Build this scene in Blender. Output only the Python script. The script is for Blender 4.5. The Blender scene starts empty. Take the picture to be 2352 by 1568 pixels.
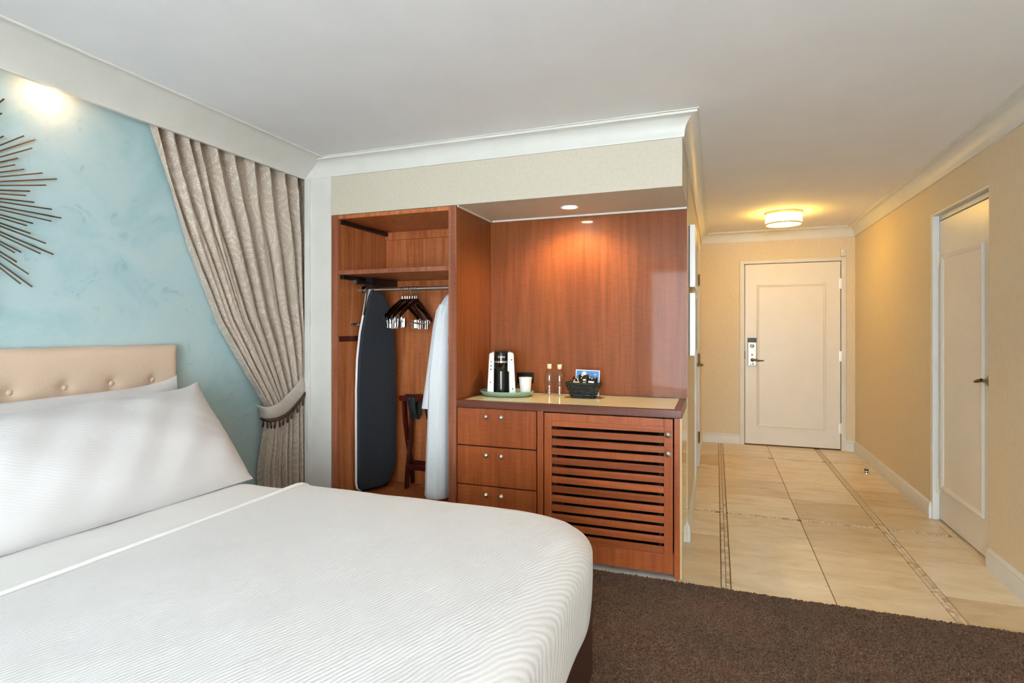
import bpy, math, random
from mathutils import Vector, Matrix
import numpy as np

random.seed(7)
PI = math.pi
S = bpy.context.scene
COL = S.collection

# ------------------------------------------------------------------ camera, world, light, exposure
cam_d = bpy.data.cameras.new('camera')
cam_d.sensor_width = 36.0
cam_d.lens = 1284.0 / 2352.0 * 36.0
cam_d.shift_y = -27.0 / 2352.0
cam_d.clip_start = 0.02
cam = bpy.data.objects.new('camera', cam_d)
COL.objects.link(cam)
cam.location = (0, 0, 1.3)
cam.rotation_euler = (PI / 2, 0, math.radians(20.065))
S.camera = cam

S.view_settings.view_transform = 'Standard'
S.view_settings.look = 'None'
S.view_settings.exposure = 3.15
S.view_settings.gamma = 1.0
S.view_settings.use_curve_mapping = False

W = bpy.data.worlds.new('sky')
S.world = W
W.use_nodes = True
bg = W.node_tree.nodes['Background']
bg.inputs[0].default_value = (0.84, 0.92, 1.0, 1)
bg.inputs[1].default_value = 2.2


def lamp(name, kind, loc, energy, color, rot=(0, 0, 0), **kw):
    d = bpy.data.lights.new(name, kind)
    d.energy = energy
    d.color = color
    for k, v in kw.items():
        setattr(d, k, v)
    o = bpy.data.objects.new(name, d)
    COL.objects.link(o)
    o.location = loc
    o.rotation_euler = rot
    return o


# daylight coming in through the balcony window behind the viewer
lamp('window_daylight', 'AREA', (0.12, -2.62, 1.25), 410, (0.985, 0.985, 1.01), (PI / 2, 0, PI),
     shape='RECTANGLE', size=2.3, size_y=2.3)

# ------------------------------------------------------------------ helpers
def lin(c):
    r = []
    for v in c:
        v = v / 255.0
        r.append(v / 12.92 if v <= 0.04045 else ((v + 0.055) / 1.055) ** 2.4)
    return (r[0], r[1], r[2], 1.0)


class MB:
    def __init__(s):
        s.v = []
        s.f = []

    def add(s, vs, fs):
        b = len(s.v)
        s.v += [tuple(p) for p in vs]
        s.f += [tuple(b + i for i in f) for f in fs]
        return s

    def box(s, x0, x1, y0, y1, z0, z1):
        vs = [(x0, y0, z0), (x1, y0, z0), (x1, y1, z0), (x0, y1, z0), (x0, y0, z1), (x1, y0, z1), (x1, y1, z1), (x0, y1, z1)]
        return s.add(vs, [(3, 2, 1, 0), (4, 5, 6, 7), (0, 1, 5, 4), (1, 2, 6, 5), (2, 3, 7, 6), (3, 0, 4, 7)])

    def tube(s, pts, r, n=10, closed=False, caps=True):
        pts = [Vector(p) for p in pts]
        m = len(pts)
        rs = r if isinstance(r, (list, tuple)) else [r] * m
        rings = []
        up = None
        for i, p in enumerate(pts):
            if closed:
                t = pts[(i + 1) % m] - pts[i - 1]
            else:
                t = pts[min(i + 1, m - 1)] - pts[max(i - 1, 0)]
            t.normalize()
            if up is None:
                up = Vector((0, 0, 1)) if abs(t.z) < 0.9 else Vector((1, 0, 0))
            a = t.cross(up)
            if a.length < 1e-6:
                a = t.orthogonal()
            a.normalize()
            b = a.cross(t).normalized()
            up = b
            rings.append([p + (a * math.cos(2 * PI * k / n) + b * math.sin(2 * PI * k / n)) * rs[i] for k in range(n)])
        vs = [q for R in rings for q in R]
        fs = []
        for i in range(m if closed else m - 1):
            j = (i + 1) % m
            for k in range(n):
                l = (k + 1) % n
                fs.append((i * n + k, i * n + l, j * n + l, j * n + k))
        if caps and not closed:
            fs.append(tuple(range(n - 1, -1, -1)))
            fs.append(tuple((m - 1) * n + k for k in range(n)))
        return s.add(vs, fs)

    def lathe(s, prof, c=(0, 0, 0), n=24, M=None, sx=1.0, sy=1.0, caps=True):
        vs = []
        for (r, z) in prof:
            for k in range(n):
                a = 2 * PI * k / n
                p = Vector((r * math.cos(a) * sx, r * math.sin(a) * sy, z))
                if M is not None:
                    p = M @ p
                vs.append(p + Vector(c))
        fs = []
        for i in range(len(prof) - 1):
            for k in range(n):
                l = (k + 1) % n
                fs.append((i * n + k, i * n + l, (i + 1) * n + l, (i + 1) * n + k))
        if caps and prof[0][0] > 1e-5:
            fs.append(tuple(range(n - 1, -1, -1)))
        if caps and prof[-1][0] > 1e-5:
            fs.append(tuple((len(prof) - 1) * n + k for k in range(n)))
        return s.add(vs, fs)

    def prism(s, poly, f, d):
        """poly: list of 2d; f(a,b)->Vector base point; d: extrude Vector"""
        d = Vector(d)
        n = len(poly)
        A = [Vector(f(a, b)) for a, b in poly]
        B = [p + d for p in A]
        fs = [tuple(range(n - 1, -1, -1)), tuple(n + i for i in range(n))]
        for i in range(n):
            j = (i + 1) % n
            fs.append((i, j, n + j, n + i))
        return s.add(A + B, fs)

    def sweep(s, prof, path, side):
        """prof: list of (out, z); path: list of (x,y) ; side: +1 room is on the left of travel"""
        P = [Vector((x, y)) for x, y in path]
        rings = []
        for i, p in enumerate(P):
            def nrm(a, b):
                t = (b - a).normalized()
                return Vector((-t.y, t.x)) * side
            if i == 0:
                m = nrm(P[0], P[1])
            elif i == len(P) - 1:
                m = nrm(P[-2], P[-1])
            else:
                n1, n2 = nrm(P[i - 1], p), nrm(p, P[i + 1])
                m = (n1 + n2) / (1 + n1.dot(n2))
            rings.append([(p.x + m.x * o, p.y + m.y * o, z) for o, z in prof])
        k = len(prof)
        fs = []
        for i in range(len(P) - 1):
            for j in range(k - 1):
                fs.append((i * k + j, i * k + j + 1, (i + 1) * k + j + 1, (i + 1) * k + j))
        fs.append(tuple(range(k)))
        fs.append(tuple((len(P) - 1) * k + j for j in range(k - 1, -1, -1)))
        return s.add([q for R in rings for q in R], fs)

    def grid(s, fn, nu, nv, flip=False):
        vs = [fn(i / nu, j / nv) for j in range(nv + 1) for i in range(nu + 1)]
        fs = []
        for j in range(nv):
            for i in range(nu):
                a = j * (nu + 1) + i
                q = (a, a + 1, a + nu + 2, a + nu + 1)
                fs.append(q[::-1] if flip else q)
        return s.add(vs, fs)

    def xf(s, M, start=0):
        for i in range(start, len(s.v)):
            s.v[i] = tuple(M @ Vector(s.v[i]))
        return s


def wl(o):
    p = Vector((0, 0, 0))
    while o is not None:
        p += o.location
        o = o.parent
    return p


def tag(o, label=None, cat=None, group=None, kind=None):
    if label: o['label'] = label
    if cat: o['category'] = cat
    if group: o['group'] = group
    if kind: o['kind'] = kind
    return o


def thing(name, label, cat, loc=(0, 0, 0), group=None, kind=None):
    o = bpy.data.objects.new(name, None)
    o.empty_display_size = 0.05
    COL.objects.link(o)
    o.location = loc
    return tag(o, label, cat, group, kind)


def mesh_of(name, mb, mat, smooth=False, fixn=True):
    m = bpy.data.meshes.new(name)
    m.from_pydata(mb.v, [], mb.f)
    if fixn:
        import bmesh
        b = bmesh.new()
        b.from_mesh(m)
        bmesh.ops.recalc_face_normals(b, faces=b.faces)
        b.to_mesh(m)
        b.free()
    if mat is not None:
        m.materials.append(mat)
    if smooth:
        m.shade_smooth()
        m.set_sharp_from_angle(angle=math.radians(smooth if smooth > 1 else 42))
    m.update()
    return m


def obj(name, mb, mat, parent=None, smooth=False, bevel=0, seg=2, label=None, cat=None, group=None, kind=None, fixn=True, solid=0):
    """mesh given in world coordinates; re-based on the parent's origin"""
    if parent is not None:
        w = wl(parent)
        mb.v = [(x - w.x, y - w.y, z - w.z) for x, y, z in mb.v]
    m = mesh_of(name, mb, mat, smooth, fixn)
    o = bpy.data.objects.new(name, m)
    COL.objects.link(o)
    o.parent = parent
    if solid:
        k = o.modifiers.new('thickness', 'SOLIDIFY')
        k.thickness = solid
        k.offset = 0
    if bevel:
        k = o.modifiers.new('bevel', 'BEVEL')
        k.width = bevel
        k.segments = seg
        k.limit_method = 'ANGLE'
        k.angle_limit = math.radians(35)
        k.harden_normals = False
    return tag(o, label, cat, group, kind)


def inst(name, mesh, loc, parent):
    o = bpy.data.objects.new(name, mesh)
    COL.objects.link(o)
    o.parent = parent
    o.location = Vector(loc) - wl(parent)
    return o


def copy_tree(root, loc, rz=0.0):
    r = root.copy()
    COL.objects.link(r)
    r.location = loc
    r.rotation_euler = (0, 0, rz)
    for ch in list(root.children):
        c = ch.copy()
        COL.objects.link(c)
        c.parent = r
        for g in list(ch.children):
            d = g.copy()
            COL.objects.link(d)
            d.parent = c
    return r


# ------------------------------------------------------------------ materials
def base_mat(name, color, rough=0.5, metal=0.0, coat=0.0, coat_r=0.1, spec=0.5, sheen=0.0, trans=0.0, ior=1.45):
    m = bpy.data.materials.new(name)
    m.use_nodes = True
    b = m.node_tree.nodes['Principled BSDF']
    b.inputs['Base Color'].default_value = lin(color)
    b.inputs['Roughness'].default_value = rough
    b.inputs['Metallic'].default_value = metal
    b.inputs['Coat Weight'].default_value = coat
    b.inputs['Coat Roughness'].default_value = coat_r
    b.inputs['Specular IOR Level'].default_value = spec
    b.inputs['Sheen Weight'].default_value = sheen
    b.inputs['Transmission Weight'].default_value = trans
    b.inputs['IOR'].default_value = ior
    return m


def nodes(m):
    return m.node_tree.nodes, m.node_tree.links, m.node_tree.nodes['Principled BSDF']


def pos_map(N, L, scale, rot=(0, 0, 0), coord='Position'):
    mp = N.new('ShaderNodeMapping')
    mp.inputs['Scale'].default_value = scale
    mp.inputs['Rotation'].default_value = rot
    if coord == 'Position':
        g = N.new('ShaderNodeNewGeometry')
        L.new(g.outputs['Position'], mp.inputs['Vector'])
    else:
        g = N.new('ShaderNodeTexCoord')
        L.new(g.outputs[coord], mp.inputs['Vector'])
    return mp.outputs['Vector']


def noise(N, L, vec, scale=1.0, detail=4.0, rough=0.55, dist=0.0):
    t = N.new('ShaderNodeTexNoise')
    t.inputs['Scale'].default_value = scale
    t.inputs['Detail'].default_value = detail
    t.inputs['Roughness'].default_value = rough
    t.inputs['Distortion'].default_value = dist
    L.new(vec, t.inputs['Vector'])
    return t.outputs['Fac']


def ramp(N, L, fac, stops):
    r = N.new('ShaderNodeValToRGB')
    e = r.color_ramp.elements
    while len(e) < len(stops):
        e.new(0.5)
    for k, (p, c) in enumerate(stops):
        e[k].position = p
        e[k].color = lin(c) if len(c) == 3 else c
    L.new(fac, r.inputs['Fac'])
    return r.outputs['Color']


def mixc(N, L, fac, a, b, mode='MIX'):
    x = N.new('ShaderNodeMix')
    x.data_type = 'RGBA'
    x.blend_type = mode
    if isinstance(fac, (int, float)):
        x.inputs[0].default_value = fac
    else:
        L.new(fac, x.inputs[0])
    for i, q in ((6, a), (7, b)):
        if isinstance(q, tuple):
            x.inputs[i].default_value = lin(q) if len(q) == 3 else q
        else:
            L.new(q, x.inputs[i])
    return x.outputs[2]


def bump(N, L, b, h, strength=0.2, dist=0.01):
    k = N.new('ShaderNodeBump')
    k.inputs['Strength'].default_value = strength
    k.inputs['Distance'].default_value = dist
    L.new(h, k.inputs['Height'])
    L.new(k.outputs['Normal'], b.inputs['Normal'])


def obj_random(N):
    return N.new('ShaderNodeObjectInfo').outputs['Random']


def wood_mat(name, dark, mid, light, grain='Z', rough=0.32, coat=0.5, coat_r=0.12, vary=0.0, patch=1.0):
    m = base_mat(name, mid, rough, coat=coat, coat_r=coat_r, spec=0.25)
    N, L, b = nodes(m)
    sc = {'Z': (34, 34, 1.6), 'X': (1.6, 34, 34), 'Y': (34, 1.6, 34)}[grain]
    v = pos_map(N, L, sc)
    f = noise(N, L, v, 1.0, 6, 0.6, 0.5)
    c = ramp(N, L, f, [(0.28, dark), (0.5, mid), (0.75, light)])
    v2 = pos_map(N, L, tuple(q * 0.11 + 0.5 for q in sc))
    f2 = noise(N, L, v2, patch, 3, 0.5)
    c2 = ramp(N, L, f2, [(0.3, (222, 216, 212)), (0.7, (255, 255, 255))])
    c = mixc(N, L, 0.8, c, c2, 'MULTIPLY')
    v3 = pos_map(N, L, (16, 16, 120) if grain == 'Z' else (120, 16, 16))
    f3 = noise(N, L, v3, 1.0, 2, 0.5, 0.3)
    c3 = ramp(N, L, f3, [(0.35, (236, 230, 226)), (0.65, (255, 255, 255))])
    c = mixc(N, L, 0.6, c, c3, 'MULTIPLY')
    if vary:
        r = obj_random(N)
        cr = ramp(N, L, r, [(0.0, (int(255 - vary), int(250 - vary), int(246 - vary))), (1.0, (255, 255, 255))])
        c = mixc(N, L, 1.0, c, cr, 'MULTIPLY')
    L.new(c, b.inputs['Base Color'])
    bump(N, L, b, f, 0.03, 0.002)
    return m


def speckle_mat(name, c1, c2, scale, rough=0.8, bs=0.2, bd=0.003, stretch=(1, 1, 1), detail=5, lo=0.35, hi=0.65, **kw):
    m = base_mat(name, c1, rough, **kw)
    N, L, b = nodes(m)
    v = pos_map(N, L, stretch)
    f = noise(N, L, v, scale, detail, 0.6)
    L.new(ramp(N, L, f, [(lo, c1), (hi, c2)]), b.inputs['Base Color'])
    if bs:
        bump(N, L, b, f, bs, bd)
    return m


def emit_mat(name, color, strength):
    m = bpy.data.materials.new(name)
    m.use_nodes = True
    b = m.node_tree.nodes['Principled BSDF']
    b.inputs['Base Color'].default_value = (0.9, 0.9, 0.9, 1)
    b.inputs['Emission Color'].default_value = color
    b.inputs['Emission Strength'].default_value = strength
    return m


M = {}
M['ceiling'] = speckle_mat('ceiling_paint', (234, 234, 236), (238, 238, 240), 3, 0.85, 0.05, 0.002)
M['trim'] = speckle_mat('trim_white_paint', (218, 216, 209), (223, 221, 215), 6, 0.42, 0.03, 0.001)
M['door'] = speckle_mat('door_white_paint', (229, 224, 214), (233, 228, 219), 4, 0.32, 0.03, 0.001)
M['cream'] = speckle_mat('cream_wallpaper', (202, 192, 174), (208, 198, 181), 60, 0.7, 0.10, 0.001)
M['hall'] = speckle_mat('hall_wallpaper', (221, 203, 172), (226, 209, 180), 80, 0.62, 0.15, 0.001, (1, 1, 0.35))
M['white_wall'] = speckle_mat('plain_wall', (226, 224, 219), (230, 228, 224), 5, 0.8, 0.03, 0.001)

# troweled blue-green plaster
m = base_mat('blue_plaster', (164, 193, 198), 0.5, spec=0.35)
N, L, b = nodes(m)
v = pos_map(N, L, (1, 1, 1.25))
f1 = noise(N, L, v, 2.6, 7, 0.62, 0.9)
c1 = ramp(N, L, f1, [(0.25, (157, 193, 198)), (0.5, (179, 204, 210)), (0.78, (190, 209, 209))])
f2 = noise(N, L, v, 6.0, 8, 0.7, 1.6)
c2 = ramp(N, L, f2, [(0.30, (206, 226, 224)), (0.42, (255, 255, 255))])
c = mixc(N, L, 0.75, c1, c2, 'MULTIPLY')
L.new(c, b.inputs['Base Color'])
bump(N, L, b, f2, 0.06, 0.004)
M['teal'] = m

M['wood'] = wood_mat('cherry_veneer', (125, 68, 34), (142, 79, 41), (156, 91, 49), 'Z', 0.45, 0.20, 0.06)
M['wood_in'] = wood_mat('cherry_veneer_inside', (168, 92, 54), (202, 120, 72), (222, 146, 96), 'Z', 0.38, 0.35, 0.15)
M['wood_front'] = wood_mat('cherry_drawer_front', (154, 80, 44), (178, 95, 53), (196, 112, 66), 'Z', 0.34, 0.4, 0.12, vary=14)
M['wood_slat'] = wood_mat('cherry_slat', (152, 78, 44), (182, 96, 53), (202, 114, 67), 'X', 0.36, 0.35, 0.14, vary=40)
M['wood_edge'] = wood_mat('cherry_solid_edge', (138, 78, 54), (164, 100, 73), (184, 122, 94), 'Z', 0.4, 0.3, 0.2)
M['wood_counter'] = wood_mat('dark_counter_edge', (92, 48, 34), (110, 60, 44), (126, 74, 56), 'X', 0.35, 0.4, 0.15)
M['mahogany'] = wood_mat('dark_mahogany', (58, 16, 12), (78, 24, 18), (98, 36, 26), 'Z', 0.3, 0.5, 0.1)

# stone
m = base_mat('travertine', (205, 183, 150), 0.22, spec=0.45)
N, L, b = nodes(m)
v = pos_map(N, L, (1.5, 4.0, 4))
f = noise(N, L, v, 2.2, 8, 0.62, 0.5)
c = ramp(N, L, f, [(0.25, (216, 197, 166)), (0.5, (236, 219, 189)), (0.8, (246, 234, 211))])
v2 = pos_map(N, L, (11, 26, 20))
f2 = noise(N, L, v2, 1.0, 6, 0.65, 0.3)
c2 = ramp(N, L, f2, [(0.27, (226, 216, 202)), (0.4, (255, 255, 255))])
c = mixc(N, L, 0.7, c, c2, 'MULTIPLY')
cr = ramp(N, L, obj_random(N), [(0.0, (226, 214, 200)), (0.4, (246, 240, 232)), (1.0, (255, 255, 255))])
c = mixc(N, L, 1.0, c, cr, 'MULTIPLY')
L.new(c, b.inputs['Base Color'])
bump(N, L, b, f2, 0.02, 0.001)
M['tile'] = m
m = base_mat('mosaic_stone', (205, 183, 150), 0.3, spec=0.4)
N, L, b = nodes(m)
cr = ramp(N, L, obj_random(N), [(0.0, (190, 158, 120)), (0.25, (216, 194, 160)), (0.6, (228, 210, 182)), (1.0, (234, 218, 192))])
v = pos_map(N, L, (10, 20, 10))
f = noise(N, L, v, 3, 5, 0.6)
c = mixc(N, L, 0.6, cr, ramp(N, L, f, [(0.3, (220, 208, 190)), (0.6, (255, 255, 255))]), 'MULTIPLY')
L.new(c, b.inputs['Base Color'])
M['mosaic'] = m
M['grout'] = speckle_mat('brown_grout', (122, 92, 60), (142, 110, 74), 60, 0.9, 0.1, 0.001)
M['sill'] = speckle_mat('pale_stone_threshold', (206, 200, 192), (226, 221, 214), 9, 0.35, 0.02, 0.001)

# carpet
m = base_mat('brown_carpet', (82, 60, 46), 1.0, spec=0.1, sheen=0.25)
N, L, b = nodes(m)
v = pos_map(N, L, (1, 1, 1))
f = noise(N, L, v, 180, 3, 0.75)
c = ramp(N, L, f, [(0.30, (46, 31, 22)), (0.48, (86, 60, 44)), (0.68, (152, 112, 83))])
f2 = noise(N, L, v, 1.7, 3, 0.6, 0.4)
c2 = ramp(N, L, f2, [(0.35, (214, 222, 214)), (0.65, (255, 244, 240))])
c = mixc(N, L, 0.8, c, c2, 'MULTIPLY')
L.new(c, b.inputs['Base Color'])
bump(N, L, b, f, 0.6, 0.006)
M['carpet'] = m

# textiles
m = base_mat('white_rippled_cotton', (224, 222, 223), 0.85, sheen=0.15, spec=0.2)
N, L, b = nodes(m)
v = pos_map(N, L, (1, 1, 1.0), (0, 0, 0.35))
wv = N.new('ShaderNodeTexWave')
wv.wave_type = 'BANDS'
wv.bands_direction = 'X'
wv.inputs['Scale'].default_value = 28
wv.inputs['Distortion'].default_value = 5.5
wv.inputs['Detail'].default_value = 1.5
wv.inputs['Detail Scale'].default_value = 0.35
L.new(v, wv.inputs['Vector'])
bump(N, L, b, wv.outputs['Fac'], 0.24, 0.004)
M['spread'] = m
m = base_mat('white_pillow_cotton', (210, 208, 209), 0.85, sheen=0.15, spec=0.2)
N, L, b = nodes(m)
v = pos_map(N, L, (0.45, 1, 1.4), (0.5, 0.2, 0.0))
wv = N.new('ShaderNodeTexWave')
wv.wave_type = 'BANDS'
wv.bands_direction = 'Z'
wv.inputs['Scale'].default_value = 26
wv.inputs['Distortion'].default_value = 8.0
wv.inputs['Detail'].default_value = 1.5
wv.inputs['Detail Scale'].default_value = 0.4
L.new(v, wv.inputs['Vector'])
f = noise(N, L, pos_map(N, L, (1, 1, 1)), 5, 3, 0.5, 0.5)
mx = mixc(N, L, 0.75, wv.outputs['Color'], f)
bump(N, L, b, mx, 0.13, 0.006)
M['pillow'] = m
M['sheet'] = speckle_mat('smooth_white_sheet', (232, 231, 230), (236, 235, 235), 4, 0.85, 0.06, 0.006, sheen=0.1, spec=0.2)
M['robe'] = speckle_mat('white_terry', (226, 229, 234), (236, 238, 242), 160, 0.95, 0.35, 0.002, sheen=0.3, spec=0.1)
M['leather'] = speckle_mat('dark_brown_leatherette', (58, 38, 30), (66, 44, 36), 60, 0.42, 0.1, 0.001)
M['headboard'] = speckle_mat('tan_upholstery', (212, 186, 163), (220, 195, 173), 240, 0.55, 0.15, 0.0008, (1, 1, 1))
M['iron_cover'] = speckle_mat('charcoal_cover', (42, 45, 52), (54, 57, 64), 150, 0.9, 0.2, 0.001)
M['strap'] = speckle_mat('black_webbing', (32, 38, 38), (44, 50, 50), 120, 0.8, 0.1, 0.001)
M['tie'] = speckle_mat('taupe_tie_fabric', (192, 180, 168), (200, 188, 178), 50, 0.6, 0.05, 0.001, sheen=0.2)
M['tietrim'] = base_mat('brown_cord_trim', (74, 54, 44), 0.55)

# damask curtain: tone-on-tone scrolls
m = base_mat('taupe_damask', (188, 174, 160), 0.5, sheen=0.25, spec=0.4)
N, L, b = nodes(m)
v = pos_map(N, L, (1, 1, 1), coord='UV')
n1 = N.new('ShaderNodeTexNoise')
n1.inputs['Scale'].default_value = 3.0
n1.inputs['Detail'].default_value = 1.0
L.new(v, n1.inputs['Vector'])
va = N.new('ShaderNodeMix')
va.data_type = 'VECTOR'
va.inputs[0].default_value = 0.10
L.new(v, va.inputs[4])
L.new(n1.outputs['Color'], va.inputs[5])
vo = N.new('ShaderNodeTexVoronoi')
vo.feature = 'F1'
vo.inputs['Scale'].default_value = 6.5
L.new(va.outputs[1], vo.inputs['Vector'])
mm = N.new('ShaderNodeMath')
mm.operation = 'SINE'
mu = N.new('ShaderNodeMath')
mu.operation = 'MULTIPLY'
mu.inputs[1].default_value = 34.0
L.new(vo.outputs['Distance'], mu.inputs[0])
L.new(mu.outputs[0], mm.inputs[0])
f = noise(N, L, v, 150, 2, 0.6)
ad = N.new('ShaderNodeMath')
ad.operation = 'MULTIPLY_ADD'
ad.inputs[1].default_value = 0.06
L.new(mm.outputs[0], ad.inputs[0])
L.new(f, ad.inputs[2])
dots = N.new('ShaderNodeTexVoronoi')
dots.inputs['Scale'].default_value = 75.0
L.new(v, dots.inputs['Vector'])
dm = N.new('ShaderNodeMath')
dm.operation = 'LESS_THAN'
dm.inputs[1].default_value = 0.30
L.new(dots.outputs['Distance'], dm.inputs[0])
msk = N.new('ShaderNodeMath')
msk.operation = 'GREATER_THAN'
msk.inputs[1].default_value = 0.15
L.new(mm.outputs[0], msk.inputs[0])
dk = N.new('ShaderNodeMath')
dk.operation = 'MULTIPLY'
L.new(dm.outputs[0], dk.inputs[0])
L.new(msk.outputs[0], dk.inputs[1])
ad2 = N.new('ShaderNodeMath')
ad2.operation = 'MULTIPLY_ADD'
ad2.inputs[1].default_value = 0.20
L.new(dk.outputs[0], ad2.inputs[0])
L.new(ad.outputs[0], ad2.inputs[2])
c = ramp(N, L, ad2.outputs[0], [(0.32, (172, 156, 141)), (0.52, (188, 173, 158)), (0.72, (216, 203, 189))])
L.new(c, b.inputs['Base Color'])
bump(N, L, b, ad.outputs[0], 0.1, 0.002)
M['curtain'] = m

# metals, plastics, glass
M['chrome'] = base_mat('chrome', (215, 215, 215), 0.12, 1.0)
M['nickel'] = base_mat('brushed_nickel', (236, 230, 220), 0.3, 1.0)
M['steel'] = base_mat('satin_steel', (150, 146, 138), 0.35, 1.0)
M['bronze'] = base_mat('antique_bronze', (112, 92, 66), 0.35, 1.0)
M['gold'] = base_mat('brushed_gold_rod', (132, 114, 88), 0.4, 1.0)
M['black'] = base_mat('black_plastic', (18, 18, 20), 0.35)
M['black_gloss'] = base_mat('black_lacquer', (10, 10, 11), 0.18, coat=0.5)
M['dark'] = base_mat('dark_interior', (22, 14, 10), 0.9)
M['silver_plastic'] = base_mat('silver_white_plastic', (226, 228, 232), 0.35)
M['white_paper'] = base_mat('white_paper', (238, 238, 238), 0.6)
M['white_gloss'] = base_mat('white_gloss', (240, 240, 240), 0.3)
M['tray'] = base_mat('celadon_tray', (132, 158, 140), 0.25, coat=0.5)
M['inlay'] = base_mat('pale_green_glass_top', (236, 231, 192), 0.08, coat=0.35, coat_r=0.03)
M['inlay'].node_tree.nodes['Principled BSDF'].inputs['Specular IOR Level'].default_value = 0.35
M['end_panel'] = base_mat('glossy_cream_laminate', (205, 182, 140), 0.12, coat=1.0, coat_r=0.04)
M['cap'] = base_mat('cream_bottle_cap', (236, 214, 176), 0.4)
M['wicker'] = speckle_mat('black_wicker', (20, 24, 26), (38, 46, 46), 60, 0.4, 0.2, 0.001)
M['blue_card'] = base_mat('blue_card', (70, 136, 206), 0.35)
M['lamp_metal'] = base_mat('pale_gold_metal', (206, 188, 150), 0.35, 0.6)
M['lens'] = emit_mat('lit_downlight_lens', (1.0, 0.86, 0.62, 1), 18)
M['lens_dim'] = emit_mat('lit_small_lens', (1.0, 0.72, 0.40, 1), 4)
M['drum'] = emit_mat('lit_drum_glass', (1.0, 0.59, 0.09, 1), 3.4)


def glass_mat(name, tint=(1, 1, 1, 1), ior=1.45, rough=0.02):
    g = bpy.data.materials.new(name)
    g.use_nodes = True
    n, l = g.node_tree.nodes, g.node_tree.links
    n.remove(n['Principled BSDF'])
    t = n.new('ShaderNodeBsdfTransparent')
    t.inputs[0].default_value = tint
    gl = n.new('ShaderNodeBsdfGlossy')
    gl.inputs['Roughness'].default_value = rough
    fr = n.new('ShaderNodeFresnel')
    fr.inputs[0].default_value = ior
    mx = n.new('ShaderNodeMixShader')
    ge = n.new('ShaderNodeNewGeometry')
    iv = n.new('ShaderNodeMath')
    iv.operation = 'SUBTRACT'
    iv.inputs[0].default_value = 1.0
    l.new(ge.outputs['Backfacing'], iv.inputs[1])
    ml = n.new('ShaderNodeMath')
    ml.operation = 'MULTIPLY'
    l.new(fr.outputs[0], ml.inputs[0])
    l.new(iv.outputs[0], ml.inputs[1])
    l.new(ml.outputs[0], mx.inputs[0])
    l.new(t.outputs[0], mx.inputs[1])
    l.new(gl.outputs[0], mx.inputs[2])
    l.new(mx.outputs[0], n['Material Output'].inputs[0])
    return g


M['pane'] = glass_mat('window_glass', (0.97, 0.99, 0.98, 1))
M['bottle'] = glass_mat('clear_bottle', (0.93, 0.94, 0.94, 1), 1.9, 0.09)

# ------------------------------------------------------------------ room shell
ZC = 2.41          # ceiling
XR = 1.395         # right wall
XT = -2.665        # blue head wall
XH = -0.165        # hall left wall / end of the joinery
YC = 3.02          # face of the joinery wall
YB = 6.87          # entrance wall
YF = -2.2          # window wall


def struct(name, mb, mat, label, cat, **kw):
    return obj(name, mb, mat, label=label, cat=cat, kind='structure', **kw)


floor = struct('floor', MB().box(-2.9, 1.6, -2.4, 7.0, -0.12, -0.006), M['grout'], 'travertine tiled hall floor with mosaic borders on a brown grout bed', 'floor')
struct('ceiling', MB().box(-2.9, 1.6, -2.4, 7.0, ZC, ZC + 0.1), M['ceiling'], 'plain flat white painted ceiling over bed and hall', 'ceiling')
struct('wall_left', MB().box(XT - 0.1, XT, -2.4, 3.62, -0.1, ZC), M['teal'], 'pale blue troweled plaster wall behind the headboard', 'wall')
struct('wall_niche', MB().box(XT, XH - 0.10, 3.62, 3.72, -0.1, ZC).box(XT, -2.515, 3.17, 3.62, -0.1, ZC), M['white_wall'], 'plain wall behind the wooden wardrobe and curtain', 'wall')
struct('wall_back', MB().box(XH - 0.1, 0.297, YB, YB + 0.12, -0.1, ZC).box(1.265, XR + 0.1, YB, YB + 0.12, -0.1, ZC).box(0.297, 1.265, YB, YB + 0.12, 2.045, ZC)
       .box(0.25, 1.3, YB + 0.13, YB + 0.16, -0.1, 2.2), M['hall'], 'cream wallpapered end wall around the entrance door', 'wall')
struct('wall_right', MB().box(XR, XR + 0.14, -2.4, 3.747, -0.1, ZC).box(XR, XR + 0.14, 4.628, YB + 0.1, -0.1, ZC).box(XR, XR + 0.14, 3.747, 4.628, 2.09, ZC)
       .box(XR + 0.15, XR + 0.18, 3.6, 4.8, -0.1, 2.3), M['hall'], 'beige wallpapered right wall running from bedroom into the hall', 'wall')
struct('wall_hall', MB().box(XH - 0.1, XH, 3.585, 4.86, -0.1, ZC).box(XH - 0.1, XH, 5.60, YB + 0.1, -0.1, ZC).box(XH - 0.1, XH, 4.86, 5.60, 2.06, ZC)
       .box(XH - 0.14, XH - 0.12, 4.7, 5.8, -0.1, 2.3), M['hall'], 'cream wallpapered left hall wall behind the two framed pictures', 'wall')
struct('wall_front', MB().box(-2.9, -1.05, YF - 0.12, YF, -0.1, ZC).box(1.25, 1.6, YF - 0.12, YF, -0.1, ZC).box(-1.05, 1.25, YF - 0.12, YF, 2.3, ZC).box(-1.05, 1.25, YF - 0.12, YF, -0.1, 0.1),
       M['white_wall'], 'white wall around the large balcony window', 'wall')
# soffit over the joinery
soff = struct('wall_soffit', MB().box(-2.36, XH, YC, 3.62, 2.045, ZC), M['cream'], 'cream dropped soffit above the wooden wardrobe and minibar', 'soffit')
obj('bead_trim', MB().box(-1.44, XH - 0.002, 3.548, 3.556, 2.034, 2.045).box(-1.456, -1.448, 3.03, 3.556, 2.034, 2.045), M['trim'], soff)
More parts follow.
